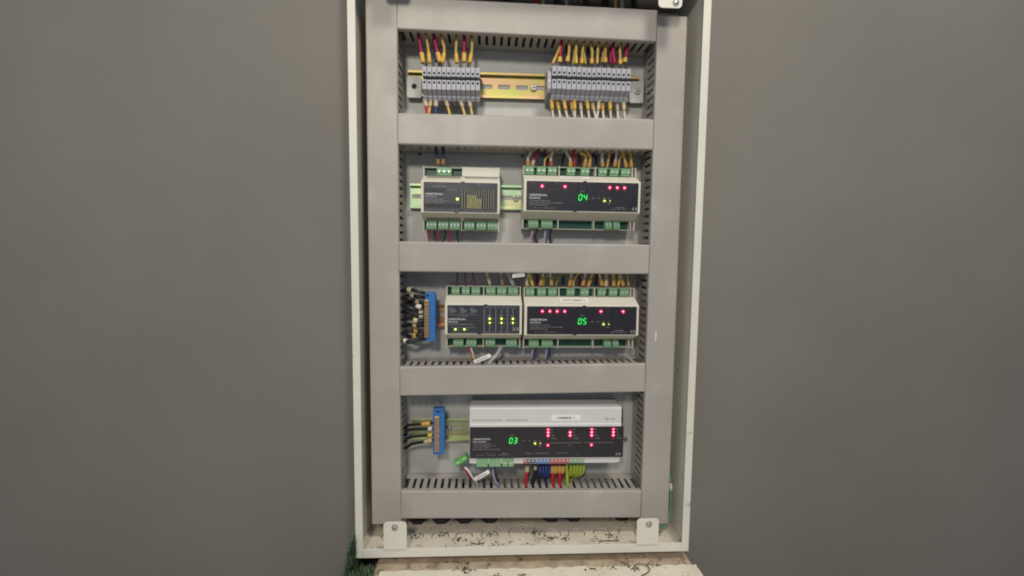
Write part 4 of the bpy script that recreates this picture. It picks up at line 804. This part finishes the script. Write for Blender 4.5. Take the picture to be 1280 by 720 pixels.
# ------------------------------------------------------------------ paper tags and the loose plug
def paper_tag(x, y, z, L, h, rot, yaw, label):
    t = thing('cable_tag', x, y, z, label, 'cable tag', 'white paper cable tags', rot); t.rotation_euler[2] = math.radians(yaw)
    n = 6; m = MB(); vs = []; fs = []
    for i in range(n+1):
        u = -L/2+L*i/n; b = 1.2*math.sin(math.pi*i/n)
        vs += [(u, -b, -h/2), (u, -b, h/2), (u, -b+.5, h/2), (u, -b+.5, -h/2)]
    for i in range(n):
        for k in range(4): fs.append((i*4+k, i*4+(k+1) % 4, i*4+4+(k+1) % 4, i*4+4+k))
    fs += [(3, 2, 1, 0), (n*4, n*4+1, n*4+2, n*4+3)]
    m.add(vs, fs).build('strip', 'label_white', t)
    m = MB()
    for k in range(7): m.box(-L*.36+k*L*.1, -L*.36+k*L*.1+L*.065, -1.9, -1.75, -h*.16, h*.16)
    m.build('printed_lettering', 'print_grey', t)
paper_tag(42, 4, -35, 17, 5, 8, 0, 'white paper cable tag at the top right of the hub')
paper_tag(-6.5, 6, -150.5, 25, 5.2, 24, -6, 'white paper cable tag tilted below the hub')
paper_tag(-6, 4, -316, 24, 5.4, 33, -8, 'white paper cable tag tilted below the dimmer')
p = thing('loose_plug', -35, 10, -298.5, 'loose bright green plug dangling at the left of the dimmer', 'plug', None, 32)
MB().prism_x([(0, 4), (0, -1), (3, -4.4), (12, -4.4), (12, 4)], -10, 10).build('body', 'plug_bright', p, bevel=.5)
for k in range(2): MB().disc_y(-5+10*k, 1.4, -.3, .2, 1.6, n=12).build('screw', 'screw_pale', p)

# dark cables dropping from the top of the cabinet into the top duct
for i, (x, c, r) in enumerate(((-95, 'black', 4), (-60, 'black', 5), (-20, 'navy', 4), (22, 'black', 5), (61, 'red', 2.2), (72, 'yellow', 2), (92, 'black', 5), (104, 'grey', 2.4), (132, 'black', 4.5), (158, 'black', 5), (172, 'yellow', 2.2), (181, 'grey', 3), (198, 'black', 4))):
    o = MB().tube(spline([(0, 6, 50), (1, 2, 20), (-1, 0, 0), (0, 0, -16)]), r, 10).build('supply_cable', 'wire_'+c, smooth=True)
    at(o, x, 32, 313-.0148*(x-51)); tag(o, '%s cable entering the top duct from above, %s from the left' % (c, ORD[i]), 'cable', 'cables above the top duct')

# ------------------------------------------------------------------ turf, debris
mat('soil', (.06, .06, .035), .95, var=.4, scale=90, bump=.6, bscale=200)
def blades(n, fx, m, name, label):
    vs = []; fs = []
    for _ in range(n):
        x, y, z, h, lean, wd = fx(); a = random.uniform(0, 2*math.pi); dx, dy = math.cos(a), math.sin(a)
        px_, py_ = -dy*wd, dx*wd; o = len(vs)
        vs += [(x-px_, y-py_, z), (x+px_, y+py_, z), (x+px_*.7+dx*lean*.4, y+py_*.7+dy*lean*.4, z+h*.6), (x-px_*.7+dx*lean*.4, y-py_*.7+dy*lean*.4, z+h*.6), (x+dx*lean, y+dy*lean, z+h)]
        fs += [(o, o+1, o+2, o+3), (o+3, o+2, o+4)]
    mb = MB(); mb.add(vs, fs); me = bpy.data.meshes.new(name); me.from_pydata([(a*MM, b*MM, c*MM) for a, b, c in vs], [], fs)
    o = link(name, me, m); at(o, 0, 0, 0); return tag(o, label, 'grass' if m == 'grass' else 'debris', None, 'stuff')
def turf():
    if random.random() < .75:
        x = random.uniform(-184, -131); y = random.uniform(-150, -34); top = -424-max(0, (x+150))*.5-max(0, -y-70)*.25
        return x, y, top-random.uniform(2, 16)+random.gauss(0, 2), random.uniform(4, 12), random.uniform(3, 10), random.uniform(.35, .8)
    x = -173-abs(random.gauss(0, 3.5)); y = random.uniform(-48, -28)
    return x, y, -440+random.uniform(0, 62)*max(0, 1-abs(x+173)/12), random.uniform(3, 10), random.uniform(2, 6), random.uniform(.35, .8)
blades(11000, turf, 'grass', 'grass', 'dark green turf at the lower left corner of the cabinet')
def flakes(n, fx, m, name, label):
    vs = []; fs = []
    for _ in range(n):
        x, y, z, s = fx(); a = random.uniform(0, math.pi); e = random.uniform(.25, 1); k = random.choice((5, 6)); o = len(vs)
        for j in range(k):
            t = 2*math.pi*j/k; q = random.uniform(.6, 1.1); u, v_ = s*q*math.cos(t), s*q*e*math.sin(t)
            vs.append((x+u*math.cos(a)-v_*math.sin(a), y+u*math.sin(a)+v_*math.cos(a), z+random.uniform(.1, .9)*s*.5))
        vs.append((x, y, z+s*.7)); fs += [(o+j, o+(j+1) % k, o+k) for j in range(k)]
    me = bpy.data.meshes.new(name); me.from_pydata([(a*MM, b*MM, c*MM) for a, b, c in vs], [], fs)
    o = link(name, me, m); at(o, 0, 0, 0); return tag(o, label, 'debris', None, 'stuff')
cl_f = [(random.uniform(-90, 280), random.uniform(-75, -30)) for _ in range(16)]
def on_slab():
    if random.random() < .7:
        c = random.choice(cl_f); return c[0]+random.gauss(0, 5), c[1]+random.gauss(0, 3), -422+.1, random.uniform(.5, 2.4)*random.choice((.6, 1))
    return random.uniform(-135, 290), random.uniform(-95, -20), -422+.1, random.uniform(.3, 1.1)
at(tag(MB().prism_y([(-186, -478), (-140, -478), (-140, -442), (-152, -434), (-176, -430), (-186, -446)], -150, -33).build('soil', 'soil'), kind='structure'), 0, 0, 0)
flakes(520, on_slab, 'debris', 'debris', 'dark leaf crumbs scattered on the pale stone below the cabinet')
cl_b = [(x, random.uniform(-12, 20)) for x in (-100, -62, -40, -8, 8, 14, 70, 76, 84, 92, 112, 180, 158, 248)]
def in_box():
    if random.random() < .68:
        c = random.choice(cl_b); return c[0]+random.gauss(0, 5), c[1]+random.gauss(0, 4), -408.4, random.uniform(.4, 2.2)
    return random.uniform(-160, 275), random.choice((random.uniform(-14, -9), random.uniform(-14, 45))), -408.4, random.uniform(.3, 1.5)
flakes(520, in_box, 'debris', 'debris', 'dark crumbs lying on the cabinet floor')
for i, (pts, z, lab) in enumerate((([(-9, 2), (-2, 9), (8, 8), (12, -2), (4, -10), (-3, -13)], -421, 'curled dry stem on the pale stone below the right bracket'), ([(-14, 0), (0, 1), (15, -1)], -408.2, 'straight dry stem on the cabinet floor left of the right bracket'),
                                   ([(-9, 3), (0, 0), (10, 2)], -408.2, 'bent dry stem on the cabinet floor near the left glands'))):
    o = MB().tube(spline([(a, b, random.uniform(.5, 2)) for a, b in pts]), .8, 6).build('dry_stem', 'dry_stem', smooth=True)
    at(o, (205, 172, -12)[i], (-52, -10, -11)[i], z); tag(o, lab, 'stem', 'dry stems')
